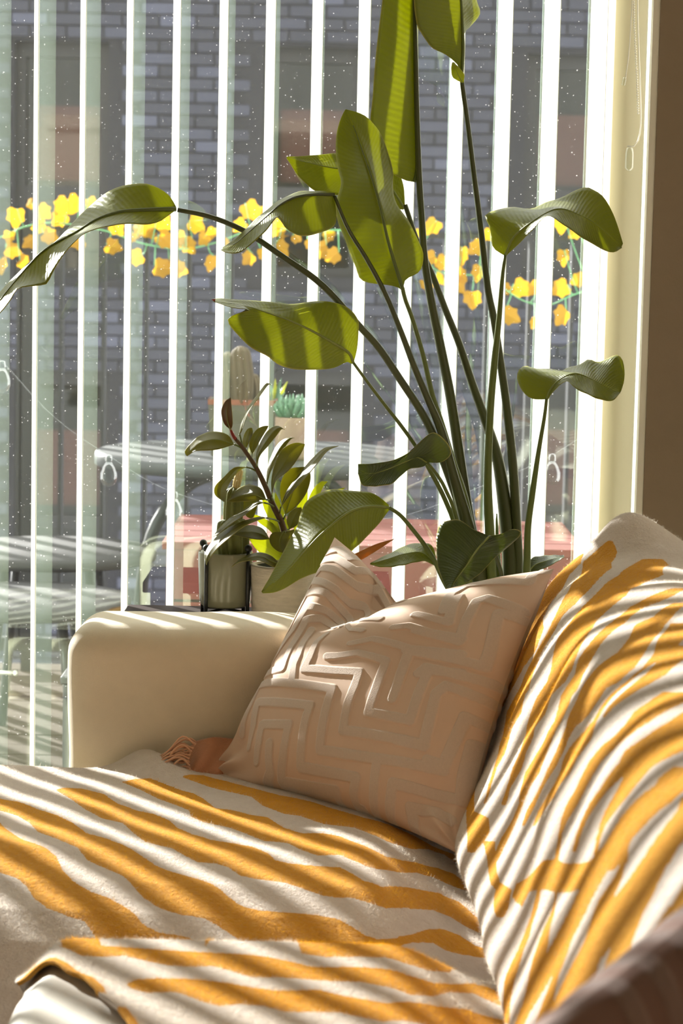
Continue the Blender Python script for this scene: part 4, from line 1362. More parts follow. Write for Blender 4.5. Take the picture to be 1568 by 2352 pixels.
def cushion_pts(A, B, C, D, T, U_, V_, sgn, chop, crumple):
    """one side of a stuffed cover stretched between four corners; chop: dent of the top seam"""
    N_ = np.cross(B - A, D - A)
    N_ /= np.linalg.norm(N_)
    if np.dot(N_, CAM - A) < 0:
        N_ = -N_
    up = (C + D - A - B)
    up /= np.linalg.norm(up)
    top = 0.0 if chop else 0.045
    uu = U_ + 0.045 * (1 - 2 * U_) * (1 - (2 * V_ - 1) ** 2)
    ww = V_ + (0.045 + (top - 0.045) * V_) * (1 - 2 * V_) * (1 - (2 * U_ - 1) ** 2)
    P0 = ((1 - uu) * (1 - ww))[..., None] * A + (uu * (1 - ww))[..., None] * B + (uu * ww)[..., None] * C + ((1 - uu) * ww)[..., None] * D
    q = np.clip((1 - np.abs(2 * U_ - 1) ** 2.6) * (1 - np.abs(2 * V_ - 1) ** 2.6), 0, 1)
    h = T * q ** 0.55
    h = h * (1 + 0.06 * vnoise(U_ * 5 + 3 * sgn, V_ * 5, 51))
    dz = np.zeros_like(h)
    if chop:
        cx_, cy_ = zip(*chop)
        dz = -np.interp(U_, cx_, cy_) * sstep(0.35, 1.0, V_) ** 1.3
        # valley of the dent, and the shoulder pushed out beside it
        h = h - 0.66 * T * np.exp(-((U_ - 0.36 + 0.38 * (1 - V_)) / 0.085) ** 2) * sstep(0.45, 0.85, V_)
        h = h + 0.14 * T * np.exp(-((U_ - 0.60) / 0.15) ** 2) * sstep(0.4, 0.75, V_) * (1 - sstep(0.85, 1.0, V_))
        h = np.maximum(h, 0.0)
    if crumple:
        for cu_ in (0, 1):
            r_ = np.hypot(U_ - cu_, V_)
            k_ = np.exp(-(r_ / 0.16) ** 2)
            a_ = np.arctan2(V_, (U_ - cu_) * (1 if cu_ == 0 else -1) + 1e-6)
            h = h + crumple * k_ * np.sin(a_ * 9 + 2.0) * np.minimum(1, r_ / 0.05) * np.minimum(1, q * 12)
            # the corner is drawn in to a neck, its ear flares out past it
            h = h * (1 - 0.45 * np.exp(-((r_ - 0.15) / 0.06) ** 2))
    return P0 + (sgn * h)[..., None] * N_ + dz[..., None] * up, N_, uu, ww, q

# ================================================================ sofa
ARM_Y, SEAT_Z = 3.615, 0.435


def wavy(V):
    V = V.copy()
    V[:, 1] += 0.006 * vnoise(V[:, 0] * 5, V[:, 2] * 6, 3)
    V[:, 2] += 0.005 * vnoise(V[:, 0] * 7, V[:, 1] * 8, 4) * (V[:, 2] > 0.5)
    V[:, 0] += 0.006 * vnoise(V[:, 2] * 9, V[:, 1] * 6, 5) * (V[:, 0] < -0.3)
    # the inner face hollows a little below the rolled top
    V[:, 1] += 0.012 * np.exp(-((V[:, 2] - 0.55) / 0.05) ** 2) * (V[:, 1] < ARM_Y + 0.06)
    return V


def under_chaise(V):
    V = V.copy()
    V[:, 2] = np.minimum(V[:, 2], chaise_z(V[:, 0], V[:, 1]) - 0.012)
    return V


def under_seat(V):
    V = V.copy()
    cov = V[:, 0] > near_left(V[:, 1]) - 0.03
    V[:, 2] = np.where(cov, np.minimum(V[:, 2], near_z(V[:, 0], V[:, 1]) - 0.010), V[:, 2])
    return V


def under_back(V):
    # the cushions keep inside the throw: leaning front face, rounded top
    V = V.copy()
    pr = spline(PROF, 120)
    i = int(np.argmax(pr[:, 1]))
    fx = np.interp(V[:, 2], pr[4:i, 1], pr[4:i, 0])
    V[:, 0] = np.maximum(V[:, 0], fx + 0.055)
    tz = np.interp(V[:, 0], pr[4:, 0], pr[4:, 1])
    V[:, 2] = np.minimum(V[:, 2], tz - 0.06)
    return V


sofa = thing('sofa', (-0.1, 2.8, 0.0), 'cream upholstered corner sofa with chaise in front of the window', 'sofa')
rbox('arm', (0.12, ARM_Y + 0.105, 0.355), (0.562, 0.105, 0.310), 0.05, M['sofa'], sofa, 22, wavy)
rbox('chaise_base', (-0.45, 3.22, 0.17), (0.80, 0.385, 0.11), 0.02, M['sofa'], sofa, 6)
rbox('chaise_cushion', (-0.52, 3.17, 0.345), (0.70, 0.425, 0.065), 0.04, M['sofa'], sofa, 14, under_chaise)
rbox('seat_base', (0.08, 1.61, 0.17), (0.44, 1.03, 0.11), 0.02, M['sofa_white'], sofa, 6)
rbox('seat_cushion', (-0.07, 1.63, 0.36), (0.285, 0.985, 0.088), 0.045, M['sofa_white'], sofa, 30, under_seat)
rbox('backrest', (0.68, 2.1, 0.42), (0.14, 1.50, 0.36), 0.06, M['sofa'], sofa, 10)
rbox('back_cushion', (0.44, 2.03, 0.60), (0.19, 1.40, 0.235), 0.06, M['sofa'], sofa, 18, under_back)
for lx, ly in ((-1.15, 3.5), (-1.15, 2.8), (0.6, 3.6), (0.6, 0.7), (-0.25, 0.7)):
    tube('foot', [(lx, ly, 0), (lx, ly, 0.07)], 0.02, M['dark_wood'], sofa, 12, 3)


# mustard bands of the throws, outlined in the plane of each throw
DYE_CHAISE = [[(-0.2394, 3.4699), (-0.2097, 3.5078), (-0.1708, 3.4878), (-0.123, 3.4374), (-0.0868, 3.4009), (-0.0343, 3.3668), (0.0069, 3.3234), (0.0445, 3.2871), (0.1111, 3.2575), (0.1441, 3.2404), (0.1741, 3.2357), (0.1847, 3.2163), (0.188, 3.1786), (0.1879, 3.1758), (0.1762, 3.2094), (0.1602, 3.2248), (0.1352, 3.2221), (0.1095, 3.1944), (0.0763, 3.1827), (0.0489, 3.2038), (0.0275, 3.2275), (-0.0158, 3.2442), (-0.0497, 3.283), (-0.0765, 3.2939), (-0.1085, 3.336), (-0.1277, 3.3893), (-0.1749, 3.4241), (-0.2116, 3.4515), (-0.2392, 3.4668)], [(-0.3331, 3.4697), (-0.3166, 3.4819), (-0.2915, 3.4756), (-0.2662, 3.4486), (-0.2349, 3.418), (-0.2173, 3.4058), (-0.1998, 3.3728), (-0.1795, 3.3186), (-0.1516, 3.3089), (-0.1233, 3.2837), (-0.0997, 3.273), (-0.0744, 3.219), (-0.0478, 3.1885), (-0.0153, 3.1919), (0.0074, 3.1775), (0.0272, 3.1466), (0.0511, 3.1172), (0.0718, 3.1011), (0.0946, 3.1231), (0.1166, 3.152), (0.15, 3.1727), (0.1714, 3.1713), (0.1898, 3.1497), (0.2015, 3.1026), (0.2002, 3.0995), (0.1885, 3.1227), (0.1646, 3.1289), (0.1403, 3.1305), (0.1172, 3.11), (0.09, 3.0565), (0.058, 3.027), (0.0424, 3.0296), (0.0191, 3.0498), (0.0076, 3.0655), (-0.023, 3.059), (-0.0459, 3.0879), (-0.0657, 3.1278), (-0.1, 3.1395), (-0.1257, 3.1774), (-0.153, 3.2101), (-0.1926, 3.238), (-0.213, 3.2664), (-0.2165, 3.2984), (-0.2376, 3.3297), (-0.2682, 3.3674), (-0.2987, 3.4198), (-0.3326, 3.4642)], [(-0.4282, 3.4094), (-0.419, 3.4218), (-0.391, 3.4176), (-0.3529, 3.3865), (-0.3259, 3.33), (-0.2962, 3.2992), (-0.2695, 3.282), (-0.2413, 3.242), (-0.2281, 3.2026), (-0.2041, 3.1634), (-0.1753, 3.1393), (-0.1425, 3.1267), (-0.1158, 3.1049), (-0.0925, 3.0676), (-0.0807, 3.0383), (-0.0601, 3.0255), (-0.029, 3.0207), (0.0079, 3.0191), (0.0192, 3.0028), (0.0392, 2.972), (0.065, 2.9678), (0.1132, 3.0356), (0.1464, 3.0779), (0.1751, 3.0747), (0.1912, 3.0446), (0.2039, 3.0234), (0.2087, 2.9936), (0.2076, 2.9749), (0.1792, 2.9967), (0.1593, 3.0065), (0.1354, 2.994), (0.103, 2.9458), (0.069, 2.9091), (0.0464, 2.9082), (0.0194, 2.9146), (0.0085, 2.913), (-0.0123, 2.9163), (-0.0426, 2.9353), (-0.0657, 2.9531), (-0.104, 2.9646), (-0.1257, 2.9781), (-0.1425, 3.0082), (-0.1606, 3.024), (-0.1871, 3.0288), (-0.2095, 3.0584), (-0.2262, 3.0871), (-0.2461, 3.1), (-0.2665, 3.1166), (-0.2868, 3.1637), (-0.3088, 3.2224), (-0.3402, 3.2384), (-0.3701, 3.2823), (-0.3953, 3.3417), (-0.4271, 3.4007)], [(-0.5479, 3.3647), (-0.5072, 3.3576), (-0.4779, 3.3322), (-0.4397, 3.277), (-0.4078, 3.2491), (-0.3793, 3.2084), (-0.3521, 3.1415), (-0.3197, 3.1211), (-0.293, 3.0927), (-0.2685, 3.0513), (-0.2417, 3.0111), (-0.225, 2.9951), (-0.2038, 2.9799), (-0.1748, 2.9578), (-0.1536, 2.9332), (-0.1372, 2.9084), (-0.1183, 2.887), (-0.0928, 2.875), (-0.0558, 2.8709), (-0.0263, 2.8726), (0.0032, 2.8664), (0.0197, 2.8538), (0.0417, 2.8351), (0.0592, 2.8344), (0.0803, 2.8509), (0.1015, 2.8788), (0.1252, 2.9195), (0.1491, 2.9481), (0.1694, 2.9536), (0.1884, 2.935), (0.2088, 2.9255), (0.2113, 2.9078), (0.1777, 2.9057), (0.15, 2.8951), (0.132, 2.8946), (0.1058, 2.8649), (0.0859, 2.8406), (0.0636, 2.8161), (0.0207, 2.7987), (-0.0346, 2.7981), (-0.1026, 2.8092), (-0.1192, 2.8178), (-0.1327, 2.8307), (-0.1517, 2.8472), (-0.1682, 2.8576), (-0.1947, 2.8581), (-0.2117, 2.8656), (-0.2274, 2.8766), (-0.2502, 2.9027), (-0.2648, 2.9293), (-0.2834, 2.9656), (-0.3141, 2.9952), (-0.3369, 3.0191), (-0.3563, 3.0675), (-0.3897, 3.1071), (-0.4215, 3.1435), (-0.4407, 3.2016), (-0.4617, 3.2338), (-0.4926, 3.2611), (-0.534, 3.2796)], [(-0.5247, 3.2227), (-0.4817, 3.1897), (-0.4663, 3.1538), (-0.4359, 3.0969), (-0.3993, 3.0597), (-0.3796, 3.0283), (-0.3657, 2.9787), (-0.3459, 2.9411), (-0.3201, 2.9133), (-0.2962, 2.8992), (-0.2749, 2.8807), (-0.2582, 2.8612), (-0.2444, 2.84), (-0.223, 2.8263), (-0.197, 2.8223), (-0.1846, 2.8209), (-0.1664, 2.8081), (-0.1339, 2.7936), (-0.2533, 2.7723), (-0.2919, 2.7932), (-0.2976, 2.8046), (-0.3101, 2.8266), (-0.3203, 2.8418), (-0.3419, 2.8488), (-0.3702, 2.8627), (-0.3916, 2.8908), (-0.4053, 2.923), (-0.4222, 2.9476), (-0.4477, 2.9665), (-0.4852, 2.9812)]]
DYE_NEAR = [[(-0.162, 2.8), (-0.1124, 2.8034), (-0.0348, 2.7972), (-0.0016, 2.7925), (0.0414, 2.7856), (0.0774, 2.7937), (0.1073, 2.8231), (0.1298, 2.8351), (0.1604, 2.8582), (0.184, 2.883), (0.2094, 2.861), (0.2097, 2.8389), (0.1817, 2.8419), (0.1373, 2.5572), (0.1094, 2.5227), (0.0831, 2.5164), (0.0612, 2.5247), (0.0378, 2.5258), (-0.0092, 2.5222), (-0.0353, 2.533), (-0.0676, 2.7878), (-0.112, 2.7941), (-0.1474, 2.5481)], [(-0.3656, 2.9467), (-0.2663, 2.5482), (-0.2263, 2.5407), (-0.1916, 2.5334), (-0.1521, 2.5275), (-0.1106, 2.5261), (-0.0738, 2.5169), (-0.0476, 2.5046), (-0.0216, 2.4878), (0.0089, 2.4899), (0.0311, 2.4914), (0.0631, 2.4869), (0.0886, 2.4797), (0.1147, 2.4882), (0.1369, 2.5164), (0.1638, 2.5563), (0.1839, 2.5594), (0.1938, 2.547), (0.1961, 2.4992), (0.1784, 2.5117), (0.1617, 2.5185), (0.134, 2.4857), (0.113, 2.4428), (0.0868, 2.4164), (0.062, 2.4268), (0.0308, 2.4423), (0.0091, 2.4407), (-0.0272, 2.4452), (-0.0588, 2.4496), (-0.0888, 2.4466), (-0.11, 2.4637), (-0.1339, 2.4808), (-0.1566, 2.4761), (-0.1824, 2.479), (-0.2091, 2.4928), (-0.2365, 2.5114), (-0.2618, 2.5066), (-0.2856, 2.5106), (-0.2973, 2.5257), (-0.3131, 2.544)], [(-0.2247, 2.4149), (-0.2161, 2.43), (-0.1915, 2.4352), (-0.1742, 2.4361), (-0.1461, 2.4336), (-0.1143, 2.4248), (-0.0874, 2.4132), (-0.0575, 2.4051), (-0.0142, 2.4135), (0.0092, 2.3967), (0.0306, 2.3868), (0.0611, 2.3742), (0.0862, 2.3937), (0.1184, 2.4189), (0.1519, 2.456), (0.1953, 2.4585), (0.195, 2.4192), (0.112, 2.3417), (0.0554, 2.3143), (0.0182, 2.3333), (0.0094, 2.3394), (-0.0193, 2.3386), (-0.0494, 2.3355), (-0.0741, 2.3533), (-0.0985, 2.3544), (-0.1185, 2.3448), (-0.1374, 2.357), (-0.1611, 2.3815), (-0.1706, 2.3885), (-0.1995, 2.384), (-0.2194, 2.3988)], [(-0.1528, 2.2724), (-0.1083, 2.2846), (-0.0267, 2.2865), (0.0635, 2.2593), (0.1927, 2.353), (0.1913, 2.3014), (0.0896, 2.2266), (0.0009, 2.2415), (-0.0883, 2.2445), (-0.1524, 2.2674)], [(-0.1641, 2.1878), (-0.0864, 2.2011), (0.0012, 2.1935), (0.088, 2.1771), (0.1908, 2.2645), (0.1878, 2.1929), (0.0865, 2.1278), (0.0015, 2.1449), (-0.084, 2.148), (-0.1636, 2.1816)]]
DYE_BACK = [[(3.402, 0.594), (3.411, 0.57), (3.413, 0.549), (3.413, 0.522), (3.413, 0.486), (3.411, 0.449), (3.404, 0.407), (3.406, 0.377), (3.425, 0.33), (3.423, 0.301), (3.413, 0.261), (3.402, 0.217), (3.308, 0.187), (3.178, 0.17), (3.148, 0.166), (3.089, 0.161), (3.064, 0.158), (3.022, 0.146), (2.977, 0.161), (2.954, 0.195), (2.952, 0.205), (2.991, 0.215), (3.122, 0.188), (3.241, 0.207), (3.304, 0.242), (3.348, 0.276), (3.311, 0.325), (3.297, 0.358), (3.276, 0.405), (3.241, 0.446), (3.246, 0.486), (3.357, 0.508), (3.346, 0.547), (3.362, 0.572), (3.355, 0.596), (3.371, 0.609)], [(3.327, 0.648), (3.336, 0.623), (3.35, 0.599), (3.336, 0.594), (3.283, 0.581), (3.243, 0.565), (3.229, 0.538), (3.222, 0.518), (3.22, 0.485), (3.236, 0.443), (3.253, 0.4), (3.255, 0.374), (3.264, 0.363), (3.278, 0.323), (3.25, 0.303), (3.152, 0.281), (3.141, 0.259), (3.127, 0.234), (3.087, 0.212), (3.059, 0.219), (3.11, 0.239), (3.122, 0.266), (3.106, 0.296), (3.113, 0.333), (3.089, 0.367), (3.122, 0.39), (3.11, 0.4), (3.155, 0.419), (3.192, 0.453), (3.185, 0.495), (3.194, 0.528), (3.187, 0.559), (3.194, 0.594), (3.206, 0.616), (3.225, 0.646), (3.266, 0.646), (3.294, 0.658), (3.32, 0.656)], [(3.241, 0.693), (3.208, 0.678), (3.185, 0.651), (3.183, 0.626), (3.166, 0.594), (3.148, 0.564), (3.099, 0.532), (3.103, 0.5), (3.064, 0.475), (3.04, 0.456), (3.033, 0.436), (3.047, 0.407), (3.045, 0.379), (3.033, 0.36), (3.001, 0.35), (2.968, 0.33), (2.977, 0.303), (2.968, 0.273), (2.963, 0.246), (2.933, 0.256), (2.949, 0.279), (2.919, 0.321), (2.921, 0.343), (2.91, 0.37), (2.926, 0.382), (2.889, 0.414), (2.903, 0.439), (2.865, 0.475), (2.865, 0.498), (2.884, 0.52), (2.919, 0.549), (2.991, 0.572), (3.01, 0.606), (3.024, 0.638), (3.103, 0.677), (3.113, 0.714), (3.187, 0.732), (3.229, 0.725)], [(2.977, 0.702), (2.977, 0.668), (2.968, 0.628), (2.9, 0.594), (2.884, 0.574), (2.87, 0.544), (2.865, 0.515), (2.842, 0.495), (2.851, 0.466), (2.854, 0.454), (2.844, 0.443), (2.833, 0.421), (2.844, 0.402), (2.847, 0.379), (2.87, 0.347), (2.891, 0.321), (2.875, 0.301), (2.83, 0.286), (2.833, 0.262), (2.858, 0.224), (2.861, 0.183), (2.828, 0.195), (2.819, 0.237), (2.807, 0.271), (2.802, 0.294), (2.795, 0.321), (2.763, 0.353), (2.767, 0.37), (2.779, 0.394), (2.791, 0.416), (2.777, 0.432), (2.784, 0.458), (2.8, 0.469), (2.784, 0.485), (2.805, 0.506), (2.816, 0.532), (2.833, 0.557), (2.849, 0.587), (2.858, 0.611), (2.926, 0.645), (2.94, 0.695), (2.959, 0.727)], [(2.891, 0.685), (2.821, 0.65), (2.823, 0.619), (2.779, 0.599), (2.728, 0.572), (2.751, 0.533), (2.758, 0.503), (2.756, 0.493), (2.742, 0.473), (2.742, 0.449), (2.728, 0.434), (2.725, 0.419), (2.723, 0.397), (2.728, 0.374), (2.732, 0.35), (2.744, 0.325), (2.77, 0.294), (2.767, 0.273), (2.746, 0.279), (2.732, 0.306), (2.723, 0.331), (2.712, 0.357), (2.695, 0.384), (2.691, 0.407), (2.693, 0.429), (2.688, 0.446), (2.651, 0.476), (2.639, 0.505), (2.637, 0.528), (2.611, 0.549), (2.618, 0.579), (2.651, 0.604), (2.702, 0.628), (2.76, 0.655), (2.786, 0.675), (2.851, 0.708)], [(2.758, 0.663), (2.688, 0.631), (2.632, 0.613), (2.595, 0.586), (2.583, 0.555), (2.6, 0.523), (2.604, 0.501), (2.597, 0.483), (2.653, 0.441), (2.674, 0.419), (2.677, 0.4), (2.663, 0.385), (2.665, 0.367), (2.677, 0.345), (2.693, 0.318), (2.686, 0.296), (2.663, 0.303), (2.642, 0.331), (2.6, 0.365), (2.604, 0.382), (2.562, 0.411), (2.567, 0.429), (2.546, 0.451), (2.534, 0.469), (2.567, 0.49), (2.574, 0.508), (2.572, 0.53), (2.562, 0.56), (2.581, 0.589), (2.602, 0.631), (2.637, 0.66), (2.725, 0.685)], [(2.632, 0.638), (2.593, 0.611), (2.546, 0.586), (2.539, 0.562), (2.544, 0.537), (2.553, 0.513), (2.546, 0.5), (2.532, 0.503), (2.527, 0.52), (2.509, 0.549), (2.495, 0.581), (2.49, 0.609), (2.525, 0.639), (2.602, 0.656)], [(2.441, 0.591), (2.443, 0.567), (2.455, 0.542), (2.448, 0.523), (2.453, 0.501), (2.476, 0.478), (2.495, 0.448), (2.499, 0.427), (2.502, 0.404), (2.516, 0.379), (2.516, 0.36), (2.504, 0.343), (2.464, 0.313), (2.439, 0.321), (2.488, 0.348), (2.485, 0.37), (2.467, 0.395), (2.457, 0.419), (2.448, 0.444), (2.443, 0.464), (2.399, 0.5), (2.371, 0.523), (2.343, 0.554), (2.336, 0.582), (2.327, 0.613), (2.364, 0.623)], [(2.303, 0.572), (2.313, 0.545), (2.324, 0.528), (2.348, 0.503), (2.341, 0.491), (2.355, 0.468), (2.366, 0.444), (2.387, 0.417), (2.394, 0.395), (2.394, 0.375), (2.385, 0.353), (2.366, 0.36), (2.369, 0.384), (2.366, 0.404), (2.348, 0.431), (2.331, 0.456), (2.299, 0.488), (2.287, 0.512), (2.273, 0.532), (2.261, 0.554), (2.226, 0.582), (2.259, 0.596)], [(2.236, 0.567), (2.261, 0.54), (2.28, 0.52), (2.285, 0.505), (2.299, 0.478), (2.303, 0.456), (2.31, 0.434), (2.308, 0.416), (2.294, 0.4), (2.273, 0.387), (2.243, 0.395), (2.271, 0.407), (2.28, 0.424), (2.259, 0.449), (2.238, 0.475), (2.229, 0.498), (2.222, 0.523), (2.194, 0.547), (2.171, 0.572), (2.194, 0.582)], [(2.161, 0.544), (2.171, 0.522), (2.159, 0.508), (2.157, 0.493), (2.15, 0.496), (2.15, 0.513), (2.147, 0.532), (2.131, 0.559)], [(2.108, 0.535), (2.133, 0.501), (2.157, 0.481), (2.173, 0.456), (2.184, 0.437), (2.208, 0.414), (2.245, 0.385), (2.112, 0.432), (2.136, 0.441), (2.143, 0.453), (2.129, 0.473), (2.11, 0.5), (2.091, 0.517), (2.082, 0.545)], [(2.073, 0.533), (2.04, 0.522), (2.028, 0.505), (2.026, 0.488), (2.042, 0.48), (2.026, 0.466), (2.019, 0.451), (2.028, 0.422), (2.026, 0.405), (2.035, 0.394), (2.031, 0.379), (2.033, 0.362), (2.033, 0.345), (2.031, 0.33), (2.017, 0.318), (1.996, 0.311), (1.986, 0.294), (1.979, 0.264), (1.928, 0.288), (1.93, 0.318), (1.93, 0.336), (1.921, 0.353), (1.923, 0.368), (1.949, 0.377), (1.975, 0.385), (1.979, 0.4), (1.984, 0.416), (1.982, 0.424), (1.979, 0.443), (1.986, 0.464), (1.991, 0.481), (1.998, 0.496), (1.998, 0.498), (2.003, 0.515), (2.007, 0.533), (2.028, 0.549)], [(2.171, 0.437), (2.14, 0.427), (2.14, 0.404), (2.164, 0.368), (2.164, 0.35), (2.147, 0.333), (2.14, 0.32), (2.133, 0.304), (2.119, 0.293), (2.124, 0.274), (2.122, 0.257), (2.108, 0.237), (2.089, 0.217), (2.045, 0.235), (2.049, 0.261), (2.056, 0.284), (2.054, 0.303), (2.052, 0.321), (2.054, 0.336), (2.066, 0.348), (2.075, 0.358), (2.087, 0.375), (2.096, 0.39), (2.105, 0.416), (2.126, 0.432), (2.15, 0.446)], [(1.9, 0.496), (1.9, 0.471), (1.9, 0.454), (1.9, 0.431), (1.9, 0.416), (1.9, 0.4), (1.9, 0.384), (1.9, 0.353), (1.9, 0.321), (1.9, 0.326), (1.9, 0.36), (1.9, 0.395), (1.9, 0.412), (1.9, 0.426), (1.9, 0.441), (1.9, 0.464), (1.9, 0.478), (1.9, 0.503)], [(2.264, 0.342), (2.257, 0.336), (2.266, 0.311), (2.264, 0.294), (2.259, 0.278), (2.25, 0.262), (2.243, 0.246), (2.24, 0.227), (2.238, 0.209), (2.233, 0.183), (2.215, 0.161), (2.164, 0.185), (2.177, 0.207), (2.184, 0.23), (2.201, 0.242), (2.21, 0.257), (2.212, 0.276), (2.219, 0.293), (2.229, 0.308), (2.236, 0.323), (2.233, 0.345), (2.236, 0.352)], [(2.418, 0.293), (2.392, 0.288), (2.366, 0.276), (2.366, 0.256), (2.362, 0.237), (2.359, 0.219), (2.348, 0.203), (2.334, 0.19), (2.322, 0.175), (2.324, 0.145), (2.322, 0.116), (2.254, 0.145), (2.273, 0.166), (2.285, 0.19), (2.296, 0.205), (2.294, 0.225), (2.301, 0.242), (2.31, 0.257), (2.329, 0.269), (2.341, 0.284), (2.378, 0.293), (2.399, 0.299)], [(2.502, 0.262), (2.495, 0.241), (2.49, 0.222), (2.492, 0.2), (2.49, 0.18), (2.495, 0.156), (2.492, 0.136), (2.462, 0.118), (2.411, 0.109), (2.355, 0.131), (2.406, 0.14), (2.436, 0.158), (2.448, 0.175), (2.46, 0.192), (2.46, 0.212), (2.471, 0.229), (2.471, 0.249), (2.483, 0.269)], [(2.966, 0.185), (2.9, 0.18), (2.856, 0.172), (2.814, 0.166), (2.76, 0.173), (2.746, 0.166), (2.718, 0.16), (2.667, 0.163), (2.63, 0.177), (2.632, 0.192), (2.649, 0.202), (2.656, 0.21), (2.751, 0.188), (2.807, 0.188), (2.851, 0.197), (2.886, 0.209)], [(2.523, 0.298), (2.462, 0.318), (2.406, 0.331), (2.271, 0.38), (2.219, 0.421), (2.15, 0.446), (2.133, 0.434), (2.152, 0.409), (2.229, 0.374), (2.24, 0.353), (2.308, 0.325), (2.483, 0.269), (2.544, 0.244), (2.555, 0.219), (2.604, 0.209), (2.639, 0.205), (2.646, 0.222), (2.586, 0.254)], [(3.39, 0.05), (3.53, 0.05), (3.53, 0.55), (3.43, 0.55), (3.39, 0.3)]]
VELVET_BANDS = [[(0.1381, 0.0843), (0.1416, 0.0612), (0.1465, 0.0391), (0.1339, 0.0186)], [(0.1103, 0.0522), (0.1116, 0.0805), (0.1071, 0.1142), (0.1714, 0.1229), (0.1729, 0.0956), (0.1728, 0.0668), (0.1691, 0.0294), (0.2121, 0.0329), (0.2842, 0.0381), (0.2845, 0.0232)], [(0.0809, 0.0748), (0.0831, 0.1104), (0.0705, 0.1542), (0.2033, 0.1633), (0.2041, 0.1394), (0.2087, 0.1022), (0.2116, 0.0598), (0.3263, 0.0667), (0.3204, 0.0411), (0.3227, 0.0227), (0.3343, 0.0215)], [(0.05, 0.0959), (0.048, 0.1478), (0.0366, 0.1918), (0.1408, 0.197), (0.2348, 0.202), (0.236, 0.1805), (0.2412, 0.141), (0.2479, 0.094), (0.3532, 0.1042), (0.4676, 0.1194)], [(0.1409, 0.1998), (0.127, 0.2334), (0.126, 0.2549), (0.1118, 0.2969), (0.1078, 0.3214)], [(0.3601, 0.0995), (0.3611, 0.0604), (0.3598, 0.0392), (0.3585, 0.02)], [(0.1562, 0.2293), (0.2768, 0.245), (0.2782, 0.2171), (0.277, 0.1832), (0.2828, 0.1361), (0.4319, 0.1497)], [(0.1562, 0.2293), (0.1576, 0.2563), (0.1537, 0.2952), (0.1594, 0.3266)], [(0.1962, 0.2663), (0.2592, 0.2892), (0.3224, 0.2792), (0.321, 0.2408), (0.3217, 0.1763), (0.3975, 0.1816), (0.3964, 0.2333), (0.3986, 0.278), (0.4504, 0.2885)], [(0.2361, 0.3149), (0.2797, 0.3319), (0.3564, 0.3152), (0.3559, 0.2621), (0.3563, 0.2097)], [(0.3564, 0.3152), (0.4402, 0.3232)], [(0.3154, 0.3669), (0.3395, 0.3725), (0.3801, 0.3592), (0.432, 0.3543)], [(0.3419, 0.4072), (0.3815, 0.3931), (0.4019, 0.3867), (0.3933, 0.4279), (0.3915, 0.4564)], [(0.0381, 0.2755), (0.0385, 0.2976), (0.0375, 0.3282), (0.0395, 0.3908), (0.0998, 0.4145), (0.1342, 0.4024), (0.2482, 0.364)], [(0.0381, 0.2459), (0.0475, 0.271), (0.0632, 0.309), (0.0716, 0.3644), (0.1124, 0.3801), (0.1778, 0.3671)], [(0.0375, 0.215), (0.0984, 0.2245), (0.089, 0.2665), (0.0854, 0.3374), (0.11, 0.3568), (0.1537, 0.3549)], [(0.0375, 0.3282), (0.0329, 0.3761), (0.0266, 0.4183), (0.1089, 0.4355), (0.1351, 0.4303), (0.1547, 0.4504), (0.2732, 0.4055)], [(0.0251, 0.4246), (0.0377, 0.453), (0.0838, 0.468), (0.1321, 0.4751), (0.1622, 0.5067), (0.2665, 0.4873)], [(0.0171, 0.4634), (0.0595, 0.487), (0.1123, 0.4975), (0.1258, 0.5198), (0.1628, 0.5198)], [(0.012, 0.4814), (0.0413, 0.507), (0.0804, 0.5096), (0.084, 0.5198)], [(0.4419, 0.1273), (0.467, 0.127), (0.4709, 0.178), (0.4729, 0.2181), (0.4948, 0.2177)], [(0.3846, 0.1438), (0.4309, 0.1471), (0.4234, 0.2404), (0.4339, 0.2592), (0.4935, 0.2577)], [(0.3844, 0.2678), (0.3928, 0.2838), (0.4503, 0.2841), (0.4922, 0.2889)], [(0.3512, 0.3094), (0.4767, 0.3122), (0.4765, 0.3481), (0.4699, 0.4179), (0.4993, 0.4147)], [(0.3561, 0.3603), (0.4295, 0.3473), (0.4277, 0.3938), (0.4279, 0.4417), (0.4409, 0.4489), (0.4969, 0.4296)], [(0.3839, 0.4165), (0.373, 0.4707), (0.3855, 0.4974), (0.4931, 0.4873), (0.4923, 0.5132), (0.5135, 0.5166)], [(0.3886, 0.0184), (0.3939, 0.0741), (0.4969, 0.0839), (0.4919, 0.1787), (0.4979, 0.1813)], [(0.4322, 0.0131), (0.4234, 0.0473), (0.4668, 0.0534), (0.4941, 0.047)]]


def inside(px, py, poly):
    """even-odd test, arrays of points against one outline"""
    r = np.zeros(px.shape, bool)
    n = len(poly)
    for i in range(n):
        x0, y0 = poly[i]
        x1, y1 = poly[(i + 1) % n]
        if y0 == y1:
            continue
        c = (y0 > py) != (y1 > py)
        r ^= c & (px < (x1 - x0) * (py - y0) / (y1 - y0) + x0)
    return r


def dye_mask(a, b, polys, jit=0.0012):
    m = np.zeros(a.shape)
    for k in range(4):
        u = a + jit * (1 if k & 1 else -1)
        w = b + jit * (1 if k & 2 else -1)
        q = np.zeros(a.shape, bool)
        for p in polys:
            q |= inside(u, w, p)
        m += q * 0.25
    return m


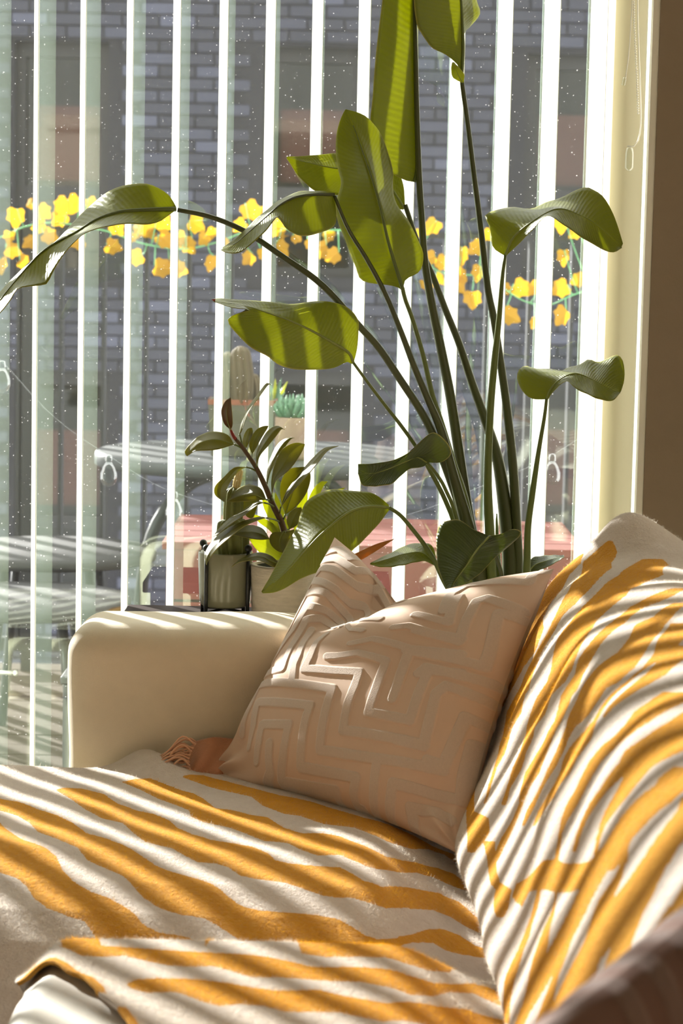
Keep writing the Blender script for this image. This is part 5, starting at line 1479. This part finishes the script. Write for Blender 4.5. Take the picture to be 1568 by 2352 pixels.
def fuzz(name, P, dye, cnt, ln, parent, mat_, nrm_sign=1.0):
    """loose wool fibres standing off a throw"""
    nu, nv = P.shape[:2]
    du = np.gradient(P, axis=0)
    dv = np.gradient(P, axis=1)
    n = np.cross(du, dv)
    n /= np.linalg.norm(n, axis=2)[..., None] + 1e-12
    n *= nrm_sign
    i = rng.integers(0, nu - 1, cnt)
    j = rng.integers(0, nv - 1, cnt)
    b = P[i, j] + (P[i + 1, j] - P[i, j]) * rng.random(cnt)[:, None] + (P[i, j + 1] - P[i, j]) * rng.random(cnt)[:, None]
    d = n[i, j] * 0.55 + rng.normal(0, 0.6, (cnt, 3))
    d /= np.linalg.norm(d, axis=1)[:, None]
    s = (d * n[i, j]).sum(1)
    d = d - n[i, j] * (np.minimum(s, 0.12) - 0.12)[:, None]
    l_ = ln * rng.uniform(0.4, 1.2, cnt)[:, None]
    sd_ = np.cross(d, rng.normal(0, 1, (cnt, 3)))
    sd_ /= np.linalg.norm(sd_, axis=1)[:, None] + 1e-9
    w = 0.00012
    V = np.concatenate([b - sd_ * w, b + sd_ * w, b + d * l_], 1).reshape(-1, 3)
    me_ = bpy.data.meshes.new(name)
    me_.vertices.add(cnt * 3)
    me_.vertices.foreach_set('co', V.astype(np.float32).ravel())
    me_.loops.add(cnt * 3)
    me_.loops.foreach_set('vertex_index', np.arange(cnt * 3, dtype=np.int32))
    me_.polygons.add(cnt)
    me_.polygons.foreach_set('loop_start', np.arange(0, cnt * 3, 3, dtype=np.int32))
    la = me_.attributes.new('dye', 'FLOAT', 'POINT')
    la.data.foreach_set('value', np.repeat(dye[i, j], 3).astype(np.float32))
    me_.materials.append(mat_)
    me_.update()
    me_.validate()
    o_ = bpy.data.objects.new(name, me_)
    o_['kind'] = 'stuff'
    return link(o_, parent)


def thick(o, t_=0.005):
    s_ = o.modifiers.new('thick', 'SOLIDIFY')
    s_.thickness = t_
    s_.offset = -1


# throw on the chaise and the seat
thr = thing('wool_throw', (-0.2, 2.9, 0.44), 'mustard and cream zebra wool throw spread over the sofa seat', 'blanket')
nx, ny = 420, 300
u = np.linspace(0, 1, nx)
vv = np.linspace(2.645, 3.60, ny)
XX, YY = np.meshgrid(-1.22 + u * (0.225 + 1.22), vv, indexing='ij')
YY = YY - 0.022 * np.clip((YY - 3.4) / 0.2, 0, 1) * (1 + vnoise(XX * 6, XX * 0, 21)) * (XX < -0.25)
ZZ = chaise_z(XX, YY)
P = np.stack([XX, YY, ZZ + 0.004], -1)
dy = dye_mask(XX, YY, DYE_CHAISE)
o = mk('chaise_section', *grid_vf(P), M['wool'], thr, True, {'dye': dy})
thick(o)
fuzz('wool_fibres', P, dy, 110000, 0.0075, thr, M['fibre'])
nx, ny = 300, 240
vv = np.r_[np.linspace(0.80, 1.9, 60, endpoint=False), np.linspace(1.9, 2.637, ny - 60)]
U_, YY = np.meshgrid(np.linspace(0, 1, nx), vv, indexing='ij')
XL = near_left(YY) + 0.006 * vnoise(YY * 40, YY * 0, 31)
XX = XL + U_ * (0.225 - XL)
ZZ = near_z(XX, YY) + 0.004 * np.exp(-(U_ / 0.03) ** 2)
P = np.stack([XX, YY, ZZ + 0.004], -1)
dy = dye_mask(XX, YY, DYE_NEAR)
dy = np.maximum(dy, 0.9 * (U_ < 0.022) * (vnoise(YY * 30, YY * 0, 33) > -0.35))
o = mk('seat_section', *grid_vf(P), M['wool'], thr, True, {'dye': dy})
thick(o)
fuzz('wool_fibres', P[:, 120:], dy[:, 120:], 50000, 0.0065, thr, M['fibre'])

# throw over the back cushions
thb = thing('wool_throw', (0.4, 2.8, 0.8), 'mustard and cream zebra wool throw draped over the sofa back', 'blanket')
ny, nt = 420, 300
YY, TT = np.meshgrid(np.r_[np.linspace(0.68, 1.9, 80, endpoint=False), np.linspace(1.9, 3.53, ny - 80)], np.linspace(0, 1, nt), indexing='ij')
P = back_P(YY, TT)
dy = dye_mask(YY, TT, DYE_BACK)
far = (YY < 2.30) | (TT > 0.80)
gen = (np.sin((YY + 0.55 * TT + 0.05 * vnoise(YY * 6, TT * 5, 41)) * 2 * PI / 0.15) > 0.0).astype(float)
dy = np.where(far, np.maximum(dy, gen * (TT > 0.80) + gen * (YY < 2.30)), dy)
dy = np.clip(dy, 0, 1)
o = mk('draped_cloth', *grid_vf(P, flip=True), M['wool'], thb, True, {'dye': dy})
thick(o)
fuzz('wool_fibres', P[120:], dy[120:], 90000, 0.006, thb, M['fibre'], -1.0)


# ---------------------------------------------------------------- cut velvet cushions
def stairs(a, b, tile, n_):
    """raised pile bands stepping across the cover in nested corners"""
    i, j = np.floor(a / tile).astype(int), np.floor(b / tile).astype(int)
    fx, fy = a / tile - i, b / tile - j
    s = np.where((i + j) % 2 == 0, np.maximum(fx, fy), np.minimum(fx, fy))
    q = (s * n_) % 1.0
    e = 0.07
    return sstep(0.0, e, q) * (1 - sstep(0.50, 0.50 + e, q))


def near_lines(a, b, lines, hw, soft):
    """1 on raised bands whose centre lines are given in the plane of the cover (metres)"""
    dmin = np.full(a.shape, 9.0)
    for ln in lines:
        for k in range(len(ln) - 1):
            x0, y0 = ln[k]
            x1, y1 = ln[k + 1]
            dx, dy_ = x1 - x0, y1 - y0
            L2 = dx * dx + dy_ * dy_ + 1e-12
            t_ = np.clip(((a - x0) * dx + (b - y0) * dy_) / L2, 0, 1)
            dmin = np.minimum(dmin, np.hypot(a - x0 - t_ * dx, b - y0 - t_ * dy_))
    return 1 - sstep(hw - soft, hw + soft, dmin)


def cushion(name, A, B, C, D, T, m, label, cat, group=None, chop=None, lines=None, res=260, back_res=60, crumple=0.0):
    A, B, C, D = (np.asarray(p, float) for p in (A, B, C, D))
    th_ = thing(name, (A + B) / 2, label, cat, group)
    size = (np.linalg.norm(B - A) + np.linalg.norm(C - D)) / 2
    for nm, sgn, r_ in (('front_cover', 1, res), ('back_cover', -1, back_res)):
        U_, V_ = cushion_uv(r_)
        P, N_, uu, ww, q = cushion_pts(A, B, C, D, T, U_, V_, sgn, chop, crumple)
        if lines and sgn > 0:
            pile = near_lines(uu * size, ww * size, lines, 0.0088, 0.0011)
        else:
            pile = stairs(uu * size, ww * size + 0.03, 0.124, 4)
        P = P + (sgn * 0.0022 * pile * np.minimum(1, q * 20))[..., None] * N_
        v, f = grid_vf(P, sgn < 0)
        mk(nm, v, f, m, th_, True, {'pile': pile})
    return th_


A_, B_, C_, D_ = (at(*c) for c in CUSH)
cushion('velvet_cushion', A_, B_, C_, D_, 0.072, M['velvet'], 'beige pink velvet cushion with raised stepped bands in the sofa corner', 'cushion', None, CHOP, VELVET_BANDS, 400, 80, 0.010)
D_ = at(1150, 2420, 1.45)
C_ = at(1900, 1820, 1.66)
A_ = D_ + np.array([-0.05, -0.05, -0.28])
B_ = C_ + np.array([-0.10, -0.06, -0.36])
cushion('velvet_cushion', A_, B_, C_, D_, 0.06, M['mauve'], 'mauve brown velvet cushion cut off at the lower right corner', 'cushion', None, None, None, 160, 50, 0.004)

# ---------------------------------------------------------------- rust coloured fringed throw tucked behind the cushion
rt_ = thing('fringed_throw', at(490, 1780, 3.57), 'rust pink fringed throw tucked between arm and velvet cushion', 'blanket')
ga, gb = 40, 30
P = np.zeros((ga, gb, 3))
for i in range(ga):
    s = i / (ga - 1)
    px = 425 + s * 190
    top = np.interp(px, [425, 450, 490, 560, 615], [1738, 1706, 1696, 1702, 1715])
    for j in range(gb):
        w = j / (gb - 1)
        py = top + (1795 - top) * w
        yy = 3.592 - 0.055 * math.sin(w * PI * 0.5) + 0.006 * math.sin(s * 17 + w * 4) - 0.012 * math.sin(s * 7) * w
        P[i, j] = at(px + 6 * math.sin(w * 5), py, yy)
o = mk('folded_cloth', *grid_vf(P), M['rust'], rt_)
thick(o, 0.004)
for k in range(26):
    s = k / 25
    y0 = 1706 + 66 * s
    x0 = 452 - 18 * math.sin(s * 2.4)
    dx = random.uniform(62, 100) * (1 - 0.25 * s)
    lift = random.uniform(-8, 22)
    yy = 3.555 - 0.03 * s - 0.006 * (k % 3)
    x3 = max(356, x0 - dx * random.uniform(.7, 1.15))
    pts = [at(x0, y0, yy), at(x0 - dx * .3, y0 - lift, yy - 0.004), at(x0 - dx * random.uniform(.55, .8), y0 - lift * .2 + random.uniform(0, 24), yy - 0.008), at(x3, min(1782, y0 + 26 + 20 * random.random()), yy - 0.006), at(x3 + random.uniform(4, 26), min(1794, y0 + 52 + 16 * random.random()), yy - 0.008)]
    tube('tassel', pts, 0.0016, M['rust_yarn'], rt_, 6, 16)
